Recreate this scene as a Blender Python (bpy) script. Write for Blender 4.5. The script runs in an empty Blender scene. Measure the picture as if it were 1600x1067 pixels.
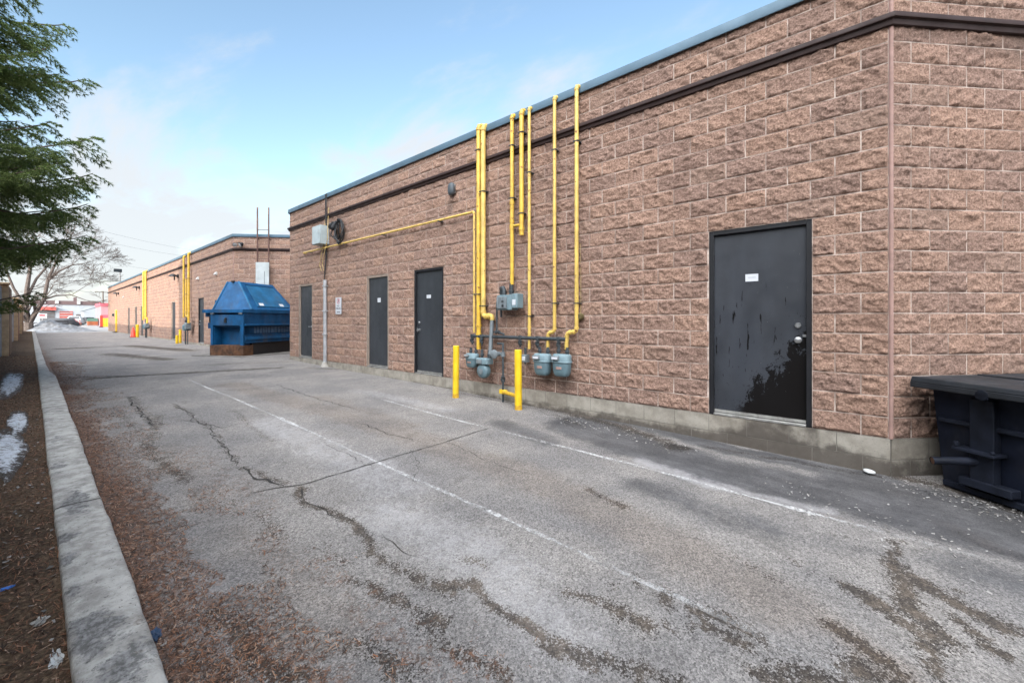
import bpy, bmesh, math, random
import numpy as np
from mathutils import Vector, Matrix
R = math.radians
random.seed(7); rng = np.random.default_rng(7)
SC = bpy.context.scene
COL = SC.collection

# ------------------------------------------------------------------ camera, sky, sun, exposure
F_PX, VPX, VPY, CAMZ = 623.0, 48.0, 500.0, 1.5
TH = math.atan((800 - VPX) / F_PX)
cam_d = bpy.data.cameras.new('camera'); cam = bpy.data.objects.new('camera', cam_d); COL.objects.link(cam)
cam.location = (0, 0, CAMZ); cam.rotation_euler = (R(90), 0, -TH)
cam_d.sensor_width = 36; cam_d.lens = F_PX / 1600 * 36; cam_d.shift_y = (VPY - 533.5) / 1600
cam_d.clip_start = 0.02; cam_d.clip_end = 3000
SC.camera = cam

SUN_AZ, SUN_EL = R(25), R(12.7)
sdir = Vector((-math.cos(SUN_AZ) * math.cos(SUN_EL), -math.sin(SUN_AZ) * math.cos(SUN_EL), math.sin(SUN_EL)))
sl = bpy.data.lights.new('sun', 'SUN'); sl.energy = 2.0; sl.angle = R(0.6); sl.color = (1.0, 0.90, 0.78)
so = bpy.data.objects.new('sun', sl); COL.objects.link(so); so.location = (-30, -20, 30)
so.rotation_euler = sdir.to_track_quat('Z', 'Y').to_euler()

W = bpy.data.worlds.new('World'); SC.world = W; W.use_nodes = True
wn, wl = W.node_tree.nodes, W.node_tree.links
wn.clear()
wo = wn.new('ShaderNodeOutputWorld'); bg = wn.new('ShaderNodeBackground'); bg.inputs[1].default_value = 0.11
sky = wn.new('ShaderNodeTexSky'); sky.sky_type = 'NISHITA'; sky.sun_disc = False
sky.sun_elevation = SUN_EL; sky.sun_rotation = math.atan2(sdir.x, sdir.y) % (2 * math.pi)
sky.air_density = 1.0; sky.dust_density = 0.6; sky.ozone_density = 1.6
CLOUD_V = 3.05; BACK_V = 30.0
tc = wn.new('ShaderNodeTexCoord')
sep = wn.new('ShaderNodeSeparateXYZ'); wl.new(tc.outputs['Generated'], sep.inputs[0])
def wmath(op, a, b=None, c=None):
    n = wn.new('ShaderNodeMath'); n.operation = op
    for i, x in enumerate((a, b, c)):
        if x is None: continue
        if isinstance(x, (int, float)): n.inputs[i].default_value = x
        else: wl.new(x, n.inputs[i])
    return n.outputs[0]
zc = wmath('MAXIMUM', sep.outputs[2], 0.0)
den = wmath('ADD', zc, 0.22)
comb = wn.new('ShaderNodeCombineXYZ')
wl.new(wmath('DIVIDE', sep.outputs[0], den), comb.inputs[0]); wl.new(wmath('DIVIDE', sep.outputs[1], den), comb.inputs[1])
nz = wn.new('ShaderNodeTexNoise'); nz.inputs['Scale'].default_value = 1.7; nz.inputs['Detail'].default_value = 9
nz.inputs['Roughness'].default_value = 0.6; nz.inputs['Distortion'].default_value = 0.4
mp = wn.new('ShaderNodeMapping'); mp.inputs['Scale'].default_value = (1.0, 0.55, 1.0); mp.inputs['Rotation'].default_value = (0, 0, R(35))
mp.inputs['Location'].default_value = (0.4, 0.9, 0)
wl.new(comb.outputs[0], mp.inputs[0]); wl.new(mp.outputs[0], nz.inputs[0])
# more cloud low down, open blue overhead
lowmask = wn.new('ShaderNodeMapRange'); lowmask.inputs[1].default_value = 0.10; lowmask.inputs[2].default_value = 0.46
lowmask.inputs[3].default_value = 0.44; lowmask.inputs[4].default_value = -0.20
wl.new(sep.outputs[2], lowmask.inputs[0])
msum = wmath('ADD', wmath('MULTIPLY_ADD', nz.outputs[0], 2.0, -.5), lowmask.outputs[0])
mr = wn.new('ShaderNodeMapRange'); mr.interpolation_type = 'SMOOTHSTEP'
mr.inputs[1].default_value = 0.40; mr.inputs[2].default_value = 0.80; mr.inputs[3].default_value = 0.0; mr.inputs[4].default_value = 0.92
wl.new(msum, mr.inputs[0])
mixw = wn.new('ShaderNodeMix'); mixw.data_type = 'RGBA'
wl.new(mr.outputs[0], mixw.inputs[0])
skyg = wn.new('ShaderNodeMix'); skyg.data_type = 'RGBA'; skyg.blend_type = 'MULTIPLY'; skyg.inputs[0].default_value = 1
wl.new(sky.outputs[0], skyg.inputs[6]); skyg.inputs[7].default_value = (1.46, 1.40, 1.30, 1)
wl.new(skyg.outputs[2], mixw.inputs[6])
# bright cloud patch added high behind the camera, unseen, to light lane and wall
vd = wn.new('ShaderNodeVectorMath'); vd.operation = 'DOT_PRODUCT'; wl.new(tc.outputs['Generated'], vd.inputs[0])
vd.inputs[1].default_value = Vector((-.50, -.30, .81)).normalized()
glow = wn.new('ShaderNodeMapRange'); glow.interpolation_type = 'SMOOTHSTEP'
glow.inputs[1].default_value = .42; glow.inputs[2].default_value = 1.0; wl.new(vd.outputs['Value'], glow.inputs[0])
msum2 = wmath('ADD', msum, wmath('MULTIPLY', glow.outputs[0], .55)); wl.new(msum2, mr.inputs[0])
cv = wmath('MULTIPLY_ADD', glow.outputs[0], BACK_V, CLOUD_V)
cc = wn.new('ShaderNodeCombineXYZ'); wl.new(wmath('MULTIPLY', cv, .955), cc.inputs[0]); wl.new(wmath('MULTIPLY', cv, .99), cc.inputs[1]); wl.new(wmath('MULTIPLY', cv, 1.03), cc.inputs[2])
wl.new(cc.outputs[0], mixw.inputs[7])
wl.new(mixw.outputs[2], bg.inputs[0]); wl.new(bg.outputs[0], wo.inputs[0])
SC.view_settings.view_transform = 'Standard'; SC.view_settings.look = 'None'
SC.view_settings.gamma = 1; SC.view_settings.use_curve_mapping = False
SC.view_settings.exposure = 1.4
SC.cycles.use_denoising = True
SC.cycles.max_bounces = 6

# ------------------------------------------------------------------ survey: bearings in the place -> points on the wall line / ground
S_, C_ = math.sin(TH), math.cos(TH)
def ray(u, v):
    cx = (u - 800) / F_PX; z = (VPY - v) / F_PX
    return (cx * C_ + S_, -cx * S_ + C_, z)
D = 5.327          # X of the block wall line (both buildings share it)
Y0 = -0.361        # near corner
Y1 = 13.70         # far corner of near building
YE, YF = 19.29, 60.9
def PW(u, v, off=0.0):
    r = ray(u, v); t = (D - off) / r[0]
    return r[1] * t, CAMZ + r[2] * t
GY = [-60, -6, 0, 1.6, 4.3, 6.6, 9.8, 14.2, 40, 60, 75, 113, 135, 600]
GZ = [-.4, -.15, 0, .035, .08, .14, .175, .24, .28, .30, .36, .66, .72, 1.2]
def gz(y): return float(np.interp(y, GY, GZ))
def G(u, v, dz=0.0):
    r = ray(u, v); h = -CAMZ
    for i in range(25):
        t = h / r[2]; h = gz(r[1] * t) + dz - CAMZ
    return r[0] * t, r[1] * t

# ------------------------------------------------------------------ mesh helpers
class MB:
    def __init__(s): s.v = []; s.f = []; s.m = []; s.M = Matrix.Identity(4); s.mi = 0
    def add(s, vs, fs):
        b = len(s.v)
        for p in vs: s.v.append(tuple(s.M @ Vector(p)))
        for f in fs: s.f.append([b + i for i in f]); s.m.append(s.mi)
    def box(s, x0, x1, y0, y1, z0, z1):
        s.add([(x0,y0,z0),(x1,y0,z0),(x1,y1,z0),(x0,y1,z0),(x0,y0,z1),(x1,y0,z1),(x1,y1,z1),(x0,y1,z1)],
              [(0,3,2,1),(4,5,6,7),(0,1,5,4),(1,2,6,5),(2,3,7,6),(3,0,4,7)])
    def hexa(s, lo, hi):
        s.add(list(lo) + list(hi), [(0,3,2,1),(4,5,6,7),(0,1,5,4),(1,2,6,5),(2,3,7,6),(3,0,4,7)])
    def prism(s, poly, h0, h1, axis='z'):
        n = len(poly)
        def P(p, h):
            return (p[0], p[1], h) if axis == 'z' else ((h, p[0], p[1]) if axis == 'x' else (p[0], h, p[1]))
        s.add([P(p, h0) for p in poly] + [P(p, h1) for p in poly],
              [list(range(n))[::-1], list(range(n, 2*n))] + [(i, (i+1) % n, n + (i+1) % n, n + i) for i in range(n)])
    def tube(s, path, r, n=10, caps=True):
        P = [Vector(p) for p in path]; k = len(P)
        rs = r if isinstance(r, (list, tuple)) else [r] * k
        up = None; vs = []
        for i in range(k):
            if i == 0: t = (P[1] - P[0]).normalized(); sc = 1; bis = None
            elif i == k - 1: t = (P[-1] - P[-2]).normalized(); bis = None
            else:
                a = (P[i] - P[i-1]).normalized(); b = (P[i+1] - P[i]).normalized(); t = (a + b)
                t = t.normalized() if t.length > 1e-6 else a; bis = (b - a)
            if up is None:
                up = Vector((0,0,1)) if abs(t.z) < .9 else Vector((0,1,0))
            x = up.cross(t)
            if x.length < 1e-5: x = Vector((1,0,0)).cross(t)
            x.normalize(); y = t.cross(x).normalized(); up = y
            mit = 1.0
            if bis is not None and bis.length > 1e-4:
                bis.normalize(); ca = max(.35, a.dot(t)); mit = 1 / ca
            for j in range(n):
                an = 2 * math.pi * j / n
                o = x * math.cos(an) + y * math.sin(an)
                if bis is not None and mit > 1.001: o = o + bis * (o.dot(bis) * (mit - 1))
                vs.append(P[i] + o * rs[i])
        fs = [(i*n + j, i*n + (j+1) % n, (i+1)*n + (j+1) % n, (i+1)*n + j) for i in range(k-1) for j in range(n)]
        if caps: fs += [list(range(n))[::-1], list(range((k-1)*n, k*n))]
        s.add(vs, fs)
    def cyl(s, p, q, r, n=14): s.tube([p, q], r, n)
    def lathe(s, prof, org=(0,0,0), axis='z', n=16):
        vs = []
        for r, h in prof:
            for j in range(n):
                a = 2 * math.pi * j / n; c, d = r * math.cos(a), r * math.sin(a)
                p = (c, d, h) if axis == 'z' else ((h, c, d) if axis == 'x' else (d, h, c))
                vs.append((p[0] + org[0], p[1] + org[1], p[2] + org[2]))
        k = len(prof)
        fs = [(i*n + j, i*n + (j+1) % n, (i+1)*n + (j+1) % n, (i+1)*n + j) for i in range(k-1) for j in range(n)]
        fs += [list(range(n))[::-1], list(range((k-1)*n, k*n))]
        s.add(vs, fs)
    def loft(s, secs, caps=True):
        n = len(secs[0]); vs = [p for q in secs for p in q]; k = len(secs)
        fs = [(i*n + j, i*n + (j+1) % n, (i+1)*n + (j+1) % n, (i+1)*n + j) for i in range(k-1) for j in range(n)]
        if caps: fs += [list(range(n))[::-1], list(range((k-1)*n, k*n))]
        s.add(vs, fs)
    def build(s, name, mats, parent=None, bevel=0, smooth=True, ang=38):
        me = bpy.data.meshes.new(name); me.from_pydata(s.v, [], s.f); me.update()
        bm = bmesh.new(); bm.from_mesh(me); bmesh.ops.recalc_face_normals(bm, faces=bm.faces); bm.to_mesh(me); bm.free()
        mats = mats if isinstance(mats, (list, tuple)) else [mats]
        for m in mats: me.materials.append(m)
        if len(mats) > 1: me.polygons.foreach_set('material_index', s.m)
        if smooth:
            me.polygons.foreach_set('use_smooth', [True] * len(me.polygons)); me.set_sharp_from_angle(angle=R(ang))
        o = bpy.data.objects.new(name, me); COL.objects.link(o)
        if parent is not None: o.parent = parent
        if bevel:
            b = o.modifiers.new('bevel', 'BEVEL'); b.width = bevel; b.segments = 2; b.limit_method = 'ANGLE'; b.angle_limit = R(40)
        return o

def np_mesh(name, V, Fq, mats, parent=None, attrs=None, mi=None, smooth=False):
    """vertices (N,3), quads/tris (M,k) arrays"""
    me = bpy.data.meshes.new(name); k = Fq.shape[1]
    me.vertices.add(len(V)); me.vertices.foreach_set('co', np.ascontiguousarray(V, dtype=np.float32).ravel())
    me.loops.add(Fq.size); me.loops.foreach_set('vertex_index', Fq.astype(np.int32).ravel())
    me.polygons.add(len(Fq)); me.polygons.foreach_set('loop_start', np.arange(0, Fq.size, k, dtype=np.int32))
    me.polygons.foreach_set('loop_total', np.full(len(Fq), k, dtype=np.int32))
    if smooth: me.polygons.foreach_set('use_smooth', np.ones(len(Fq), dtype=bool))
    mats = mats if isinstance(mats, (list, tuple)) else [mats]
    for m in mats: me.materials.append(m)
    if mi is not None: me.polygons.foreach_set('material_index', mi.astype(np.int32))
    me.update(calc_edges=True); me.validate()
    for n_, a in (attrs or {}).items():
        at = me.attributes.new(n_, 'FLOAT', 'POINT'); at.data.foreach_set('value', a.astype(np.float32))
    o = bpy.data.objects.new(name, me); COL.objects.link(o)
    if parent is not None: o.parent = parent
    return o

def tag(o, label=None, cat=None, group=None, kind=None):
    if label: o['label'] = label
    if cat: o['category'] = cat
    if group: o['group'] = group
    if kind: o['kind'] = kind
    return o
def thing(name, label, cat, loc=(0,0,0), rz=0, group=None):
    o = bpy.data.objects.new(name, None); o.empty_display_size = .1; COL.objects.link(o)
    o.location = loc; o.rotation_euler = (0, 0, rz)
    return tag(o, label, cat, group)
def dup(root, loc, label, rz=None):
    r = root.copy(); COL.objects.link(r); r.location = loc; r['label'] = label
    if rz is not None: r.rotation_euler = (0, 0, rz)
    for ch in list(root.children):
        c = ch.copy(); COL.objects.link(c); c.parent = r
        for g in ch.children:
            d = g.copy(); COL.objects.link(d); d.parent = c
    return r

# numpy value noise
def _hash(ix, iy, seed):
    h = (ix.astype(np.int64) * 374761393 + iy.astype(np.int64) * 668265263 + int(seed) * 974634777) & 0xffffffff
    h = ((h ^ (h >> 13)) * 1274126177) & 0xffffffff
    h = ((h ^ (h >> 16)) * 2246822519) & 0xffffffff
    return ((h ^ (h >> 15)) & 0xffff) / 65535.0
def vnoise(x, y, seed=0):
    x = np.asarray(x, float); y = np.asarray(y, float)
    xi, yi = np.floor(x), np.floor(y); fx, fy = x - xi, y - yi
    fx = fx * fx * (3 - 2 * fx); fy = fy * fy * (3 - 2 * fy)
    a = _hash(xi, yi, seed); b = _hash(xi + 1, yi, seed); c = _hash(xi, yi + 1, seed); d = _hash(xi + 1, yi + 1, seed)
    return a + (b - a) * fx + (c - a) * fy + (a - b - c + d) * fx * fy
def fbm(x, y, seed=0, o=4, g=.5):
    s = 0; a = 1; t = 0
    for i in range(o): s = s + a * vnoise(x * 2**i, y * 2**i, seed + i * 17); t += a; a *= g
    return s / t

# ------------------------------------------------------------------ materials
def newmat(name):
    m = bpy.data.materials.new(name); m.use_nodes = True
    nt = m.node_tree; b = nt.nodes['Principled BSDF']
    return m, nt, b
class NB:
    """tiny node builder"""
    def __init__(s, nt): s.nt = nt; s.n = nt.nodes; s.l = nt.links
    def link(s, a, b): s.l.new(a, b)
    def val(s, x, sock):
        if isinstance(x, (int, float)): sock.default_value = x
        elif isinstance(x, tuple): sock.default_value = x if len(x) == 4 else (*x, 1)
        else: s.l.new(x, sock)
    def math(s, op, a, b=None, c=None, clamp=False):
        n = s.n.new('ShaderNodeMath'); n.operation = op; n.use_clamp = clamp
        for i, x in enumerate((a, b, c)):
            if x is not None: s.val(x, n.inputs[i])
        return n.outputs[0]
    def noise(s, scale, detail=4, rough=.55, vec=None, dist=0, w=None):
        n = s.n.new('ShaderNodeTexNoise'); n.inputs['Scale'].default_value = scale; n.inputs['Detail'].default_value = detail
        n.inputs['Roughness'].default_value = rough; n.inputs['Distortion'].default_value = dist
        if vec is not None: s.l.new(vec, n.inputs['Vector'])
        return n.outputs[0]
    def voro(s, scale, vec=None, feature='F1', out=0):
        n = s.n.new('ShaderNodeTexVoronoi'); n.feature = feature; n.inputs['Scale'].default_value = scale
        if vec is not None: s.l.new(vec, n.inputs['Vector'])
        return n.outputs[out]
    def pos(s):
        return s.n.new('ShaderNodeNewGeometry').outputs['Position']
    def obj(s): return s.n.new('ShaderNodeTexCoord').outputs['Object']
    def scale(s, vec, sc, loc=(0,0,0)):
        n = s.n.new('ShaderNodeMapping'); n.inputs['Scale'].default_value = sc; n.inputs['Location'].default_value = loc
        s.l.new(vec, n.inputs[0]); return n.outputs[0]
    def step(s, x, a, b, lo=0, hi=1):
        n = s.n.new('ShaderNodeMapRange'); n.interpolation_type = 'SMOOTHSTEP'
        s.val(x, n.inputs[0])
        for i, q in zip((1,2,3,4), (a,b,lo,hi)): s.val(q, n.inputs[i])
        return n.outputs[0]
    def mix(s, f, a, b, mode='MIX'):
        n = s.n.new('ShaderNodeMix'); n.data_type = 'RGBA'; n.blend_type = mode
        s.val(f, n.inputs[0]); s.val(a, n.inputs[6]); s.val(b, n.inputs[7]); return n.outputs[2]
    def attr(s, name):
        n = s.n.new('ShaderNodeAttribute'); n.attribute_name = name; return n.outputs['Fac']
    def ramp(s, x, stops):
        n = s.n.new('ShaderNodeValToRGB'); e = n.color_ramp.elements
        while len(e) > 2: e.remove(e[-1])
        for i, (p, c) in enumerate(stops):
            el = e[i] if i < 2 else e.new(p)
            el.position = p; el.color = (*c, 1)
        s.l.new(x, n.inputs[0]); return n.outputs[0]
    def bump(s, h, strength, dist, normal=None):
        n = s.n.new('ShaderNodeBump'); n.inputs['Strength'].default_value = strength; n.inputs['Distance'].default_value = dist
        s.l.new(h, n.inputs['Height'])
        if normal is not None: s.l.new(normal, n.inputs['Normal'])
        return n.outputs[0]
    def z(s, vec):
        n = s.n.new('ShaderNodeSeparateXYZ'); s.l.new(vec, n.inputs[0]); return n.outputs

def paint(name, col, rough=.45, metal=0.0, var=.18, vs=6, rust=0.0, rustcol=(.16,.06,.025), dirt=0.0, bump=.0, bs=60, spec=.5):
    m, nt, b = newmat(name); n = NB(nt); p = n.obj()
    nz = n.noise(vs, 5, .6, p)
    dk = tuple(c * (1 - var) for c in col); lt = tuple(min(1, c * (1 + var)) for c in col)
    c = n.mix(n.step(nz, .3, .7), dk, lt)
    ro = n.step(n.noise(vs * 2.3, 4, .6, p), .3, .7, rough * .85, min(1, rough * 1.2))
    if dirt:
        d = n.step(n.noise(vs * .8, 6, .7, n.scale(p, (1, 1, .35))), .5, .72)
        c = n.mix(n.math('MULTIPLY', d, dirt), c, (.07, .06, .05))
    if rust:
        rm = n.step(n.noise(vs * 2.0, 7, .7, p), .74 - rust * .35, .78 - rust * .33)
        c = n.mix(rm, c, rustcol); ro = n.math('MAXIMUM', ro, n.math('MULTIPLY', rm, .85))
    n.link(c, b.inputs['Base Color']); n.link(ro, b.inputs['Roughness'])
    b.inputs['Metallic'].default_value = metal
    b.inputs['Specular IOR Level'].default_value = spec
    if bump:
        n.link(n.bump(n.noise(bs, 5, .6, p), bump, .004), b.inputs['Normal'])
    return m

def block_material():
    m, nt, b = newmat('split_face_block'); n = NB(nt); p = n.pos(); z = n.z(p)[2]
    t = n.attr('tint')
    f1 = n.noise(52, 6, .65, p); f2 = n.noise(170, 3, .6, p); f3 = n.noise(2.2, 4, .6, p)
    sp = n.math('ADD', n.math('MULTIPLY', f1, .65), n.math('MULTIPLY', f2, .35))
    c = n.ramp(sp, [(.36, (.095, .061, .048)), (.46, (.250, .165, .127)), (.55, (.360, .243, .190)), (.67, (.52, .375, .300))])
    c = n.mix(n.step(t, 0, 1), n.mix(1, c, (.89, .855, .86), 'MULTIPLY'), n.mix(1, c, (1.11, 1.035, .975), 'MULTIPLY'))
    # grey weathered blocks and rusty ones
    c = n.mix(n.math('MULTIPLY', n.step(t, .93, .97), .3), c, (.17, .135, .12))
    c = n.mix(n.math('MULTIPLY', n.step(f3, .52, .70), .35), c, (.17, .10, .075))
    strk = n.step(n.noise(3.2, 6, .68, n.scale(p, (1, 1, .16))), .54, .72)
    c = n.mix(n.math('MULTIPLY', n.math('MULTIPLY', strk, n.step(n.noise(.8, 3, .5, p), .42, .62)), .5), c, n.mix(1, c, (.50, .46, .45), 'MULTIPLY'))
    efl = n.math('MULTIPLY', n.step(n.noise(6, 7, .74, n.scale(p, (1, 1, .7), (3, 5, 1))), .66, .74), n.step(n.noise(.9, 2, .5, n.scale(p, (1, 1, 1), (9, 2, 4))), .55, .65))
    c = n.mix(n.math('MULTIPLY', efl, .4), c, (.52, .46, .42))
    st = n.attr('stain')
    c = n.mix(n.math('MULTIPLY', n.step(n.math('ADD', st, n.math('MULTIPLY', n.math('SUBTRACT', n.noise(5, 5, .6, p), .5), 1.2)), .35, .9), .55), c, (.07, .05, .042))
    n.link(c, b.inputs['Base Color']); b.inputs['Roughness'].default_value = .93; b.inputs['Specular IOR Level'].default_value = .25
    bn = n.bump(n.noise(42, 8, .72, p), 1.0, .024)
    bn = n.bump(n.noise(140, 4, .7, p), .6, .004, bn)
    n.link(bn, b.inputs['Normal'])
    return m
def mortar_material():
    m, nt, b = newmat('mortar'); n = NB(nt); p = n.pos()
    c = n.mix(n.step(n.noise(7, 5, .6, p), .38, .64), (.32, .24, .20), (.63, .51, .44))
    n.link(c, b.inputs['Base Color']); b.inputs['Roughness'].default_value = .95
    n.link(n.bump(n.noise(120, 3, .6, p), .4, .003), b.inputs['Normal'])
    return m
def footing_material():
    m, nt, b = newmat('footing_block'); n = NB(nt); p = n.pos(); z = n.z(p)[2]
    c = n.mix(n.step(n.noise(5, 6, .65, p), .35, .68), (.175, .152, .122), (.305, .275, .23))
    c = n.mix(n.math('MULTIPLY', n.step(n.attr('tint'), 0, 1), .25), c, (.40, .37, .32))
    c = n.mix(n.step(n.noise(90, 2, .6, p), .60, .72, 0, .5), c, (.11, .10, .085))
    st = n.math('ADD', n.attr('stain'), n.math('MULTIPLY', n.math('SUBTRACT', n.noise(4.5, 6, .65, p), .5), 1.5))
    c = n.mix(n.math('MULTIPLY', n.step(st, .3, .8), .82), c, (.045, .035, .028))
    n.link(c, b.inputs['Base Color']); b.inputs['Roughness'].default_value = .9
    n.link(n.bump(n.noise(150, 4, .6, p), .5, .003), b.inputs['Normal'])
    return m
def ground_material():
    m, nt, b = newmat('worn_asphalt'); n = NB(nt); p = n.pos(); s = n.z(p)
    # aggregate: voronoi stones of several sizes
    v1 = n.voro(110, p, out=1); v2 = n.voro(260, p, out=1)
    g1 = n.z(v1)[0]; g2 = n.z(v2)[0]
    fine = n.math('ADD', n.math('MULTIPLY', g1, .5), n.math('MULTIPLY', g2, .5))
    c = n.ramp(fine, [(.10, (.070, .065, .062)), (.35, (.150, .140, .133)), (.62, (.212, .199, .189)), (.92, (.34, .315, .295))])
    c = n.mix(n.step(n.noise(1.1, 5, .6, p), .35, .65), n.mix(1, c, (.84, .84, .86), 'MULTIPLY'), n.mix(1, c, (1.13, 1.11, 1.09), 'MULTIPLY'))
    c = n.mix(n.math('MULTIPLY', n.step(n.noise(4, 8, .75, p, .6), .48, .70), .40), c, (.095, .085, .077))
    ed = n.math('SUBTRACT', n.noise(9, 8, .75, p), .5)
    ed2 = n.math('SUBTRACT', n.noise(32, 6, .75, p), .5)
    ed3 = n.math('SUBTRACT', n.noise(110, 4, .7, p), .5)
    edge = n.math('ADD', n.math('ADD', n.math('MULTIPLY', ed, 1.1), n.math('MULTIPLY', ed2, .9)), n.math('MULTIPLY', ed3, .8))
    # smooth, darker asphalt by the wall
    dk = n.step(n.math('ADD', n.attr('smooth_dark'), n.math('MULTIPLY', edge, .55)), .25, .75)
    dcol = n.mix(n.step(n.noise(3.5, 7, .72, n.scale(p, (1, .5, 1))), .40, .66), (.036, .037, .041), (.125, .123, .128))
    c = n.mix(n.math('MULTIPLY', dk, .9), c, n.mix(.45, dcol, n.mix(1, c, (.34, .345, .37), 'MULTIPLY')))
    # pale salt bloom
    pl = n.step(n.math('ADD', n.attr('pale'), n.math('MULTIPLY', edge, .7)), .3, .8)
    c = n.mix(n.math('MULTIPLY', pl, .55), c, (.40, .385, .385))
    # tan tyre band
    tn = n.step(n.math('ADD', n.attr('tan'), n.math('MULTIPLY', edge, .45)), .25, .8)
    c = n.mix(n.math('MULTIPLY', tn, .42), c, n.mix(1, c, (.78, .66, .56), 'MULTIPLY'))
    # moss / damp streaks, and plain dark bands
    gr = n.math('MULTIPLY', n.math('SUBTRACT', fine, .5), -.75)
    wt = n.step(n.math('ADD', n.math('ADD', n.attr('wet_dark'), gr), n.math('MULTIPLY', edge, 1.1)), .40, .62)
    c = n.mix(n.math('MULTIPLY', wt, .92), c, n.mix(1, c, n.mix(n.step(n.noise(10, 6, .7, p), .4, .62), (.22, .19, .165), (.46, .39, .32)), 'MULTIPLY'))
    # needle carpet
    nd = n.step(n.math('ADD', n.attr('needle'), n.math('MULTIPLY', edge, 1.15)), .40, .74)
    ncol = n.mix(n.step(n.noise(26, 6, .7, p), .40, .62), (.044, .028, .021), (.185, .090, .053))
    c = n.mix(n.math('MULTIPLY', nd, .82), c, ncol)
    # far yard: pale dry concrete
    fy = n.step(s[1], 56.4, 56.9)
    c = n.mix(fy, c, (.27, .26, .25))
    n.link(c, b.inputs['Base Color'])
    ro = n.math('SUBTRACT', .92, n.math('MULTIPLY', dk, .22))
    n.link(ro, b.inputs['Roughness']); b.inputs['Specular IOR Level'].default_value = .3
    bn = n.bump(fine, .55, .006); bn = n.bump(n.noise(22, 5, .65, p), .35, .012, bn)
    n.link(bn, b.inputs['Normal'])
    return m
def soil_material():
    m, nt, b = newmat('needle_soil'); n = NB(nt); p = n.pos()
    c = n.ramp(n.noise(48, 8, .72, p), [(.30, (.026, .018, .013)), (.46, (.082, .056, .038)), (.58, (.165, .110, .070)), (.74, (.30, .215, .145))])
    c = n.mix(n.math('MULTIPLY', n.step(n.noise(3, 5, .6, p), .45, .65), .5), c, (.045, .033, .024))
    n.link(c, b.inputs['Base Color']); b.inputs['Roughness'].default_value = .97; b.inputs['Specular IOR Level'].default_value = .15
    bn = n.bump(n.noise(60, 7, .7, p), 1.0, .012); n.link(bn, b.inputs['Normal'])
    return m
def kerb_material():
    m, nt, b = newmat('old_kerb_concrete'); n = NB(nt); p = n.pos()
    c = n.mix(n.step(n.noise(9, 8, .7, p), .35, .65), (.25, .235, .215), (.46, .44, .41))
    pat = n.step(n.math('ADD', n.attr('dark'), n.math('MULTIPLY', n.math('SUBTRACT', n.noise(8, 8, .78, p), .5), 2.2)), .40, .62)
    c = n.mix(n.math('MULTIPLY', pat, .78), c, n.mix(n.step(n.noise(40, 5, .7, n.scale(p, (1, .8, 1))), .40, .62), (.060, .058, .058), (.24, .235, .235)))
    c = n.mix(n.math('MULTIPLY', n.step(n.noise(60, 3, .6, p), .63, .70), .8), c, (.05, .045, .04))
    jy = n.math('ABSOLUTE', n.math('SUBTRACT', n.math('FRACT', n.math('MULTIPLY_ADD', n.math('ADD', n.z(p)[1], n.math('MULTIPLY', n.noise(14, 4, .6, p), .03)), .31, .22)), .5))
    c = n.mix(n.step(jy, .0045, .002), c, (.045, .04, .036))
    br = n.step(n.noise(5.5, 7, .72, n.scale(p, (1, 1, 1), (4, 2, 0))), .58, .70)
    c = n.mix(n.math('MULTIPLY', br, .7), c, (.12, .085, .060))
    n.link(c, b.inputs['Base Color']); b.inputs['Roughness'].default_value = .93
    bn = n.bump(n.noise(35, 8, .72, p), .7, .012); bn = n.bump(n.noise(160, 4, .6, p), .5, .003, bn); n.link(bn, b.inputs['Normal'])
    return m
def litter_material(name, stops, rough=.9):
    m, nt, b = newmat(name); n = NB(nt)
    n.link(n.ramp(n.attr('tint'), stops), b.inputs['Base Color']); b.inputs['Roughness'].default_value = rough
    return m
def faded_line_material():
    m, nt, b = newmat('faded_white_line'); n = NB(nt); p = n.pos()
    mask = n.step(n.math('ADD', n.noise(26, 7, .75, p), n.math('MULTIPLY', n.noise(1.3, 3, .5, p), .7)), .70, 1.0)
    tr = nt.nodes.new('ShaderNodeBsdfTransparent'); mx = nt.nodes.new('ShaderNodeMixShader'); out = nt.nodes['Material Output']
    b.inputs['Base Color'].default_value = (.52, .51, .50, 1); b.inputs['Roughness'].default_value = .8
    n.link(n.math('MULTIPLY', mask, n.math('MULTIPLY', n.attr('fade'), .75)), mx.inputs[0])
    n.link(tr.outputs[0], mx.inputs[1]); n.link(b.outputs[0], mx.inputs[2]); n.link(mx.outputs[0], out.inputs[0])
    return m
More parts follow.
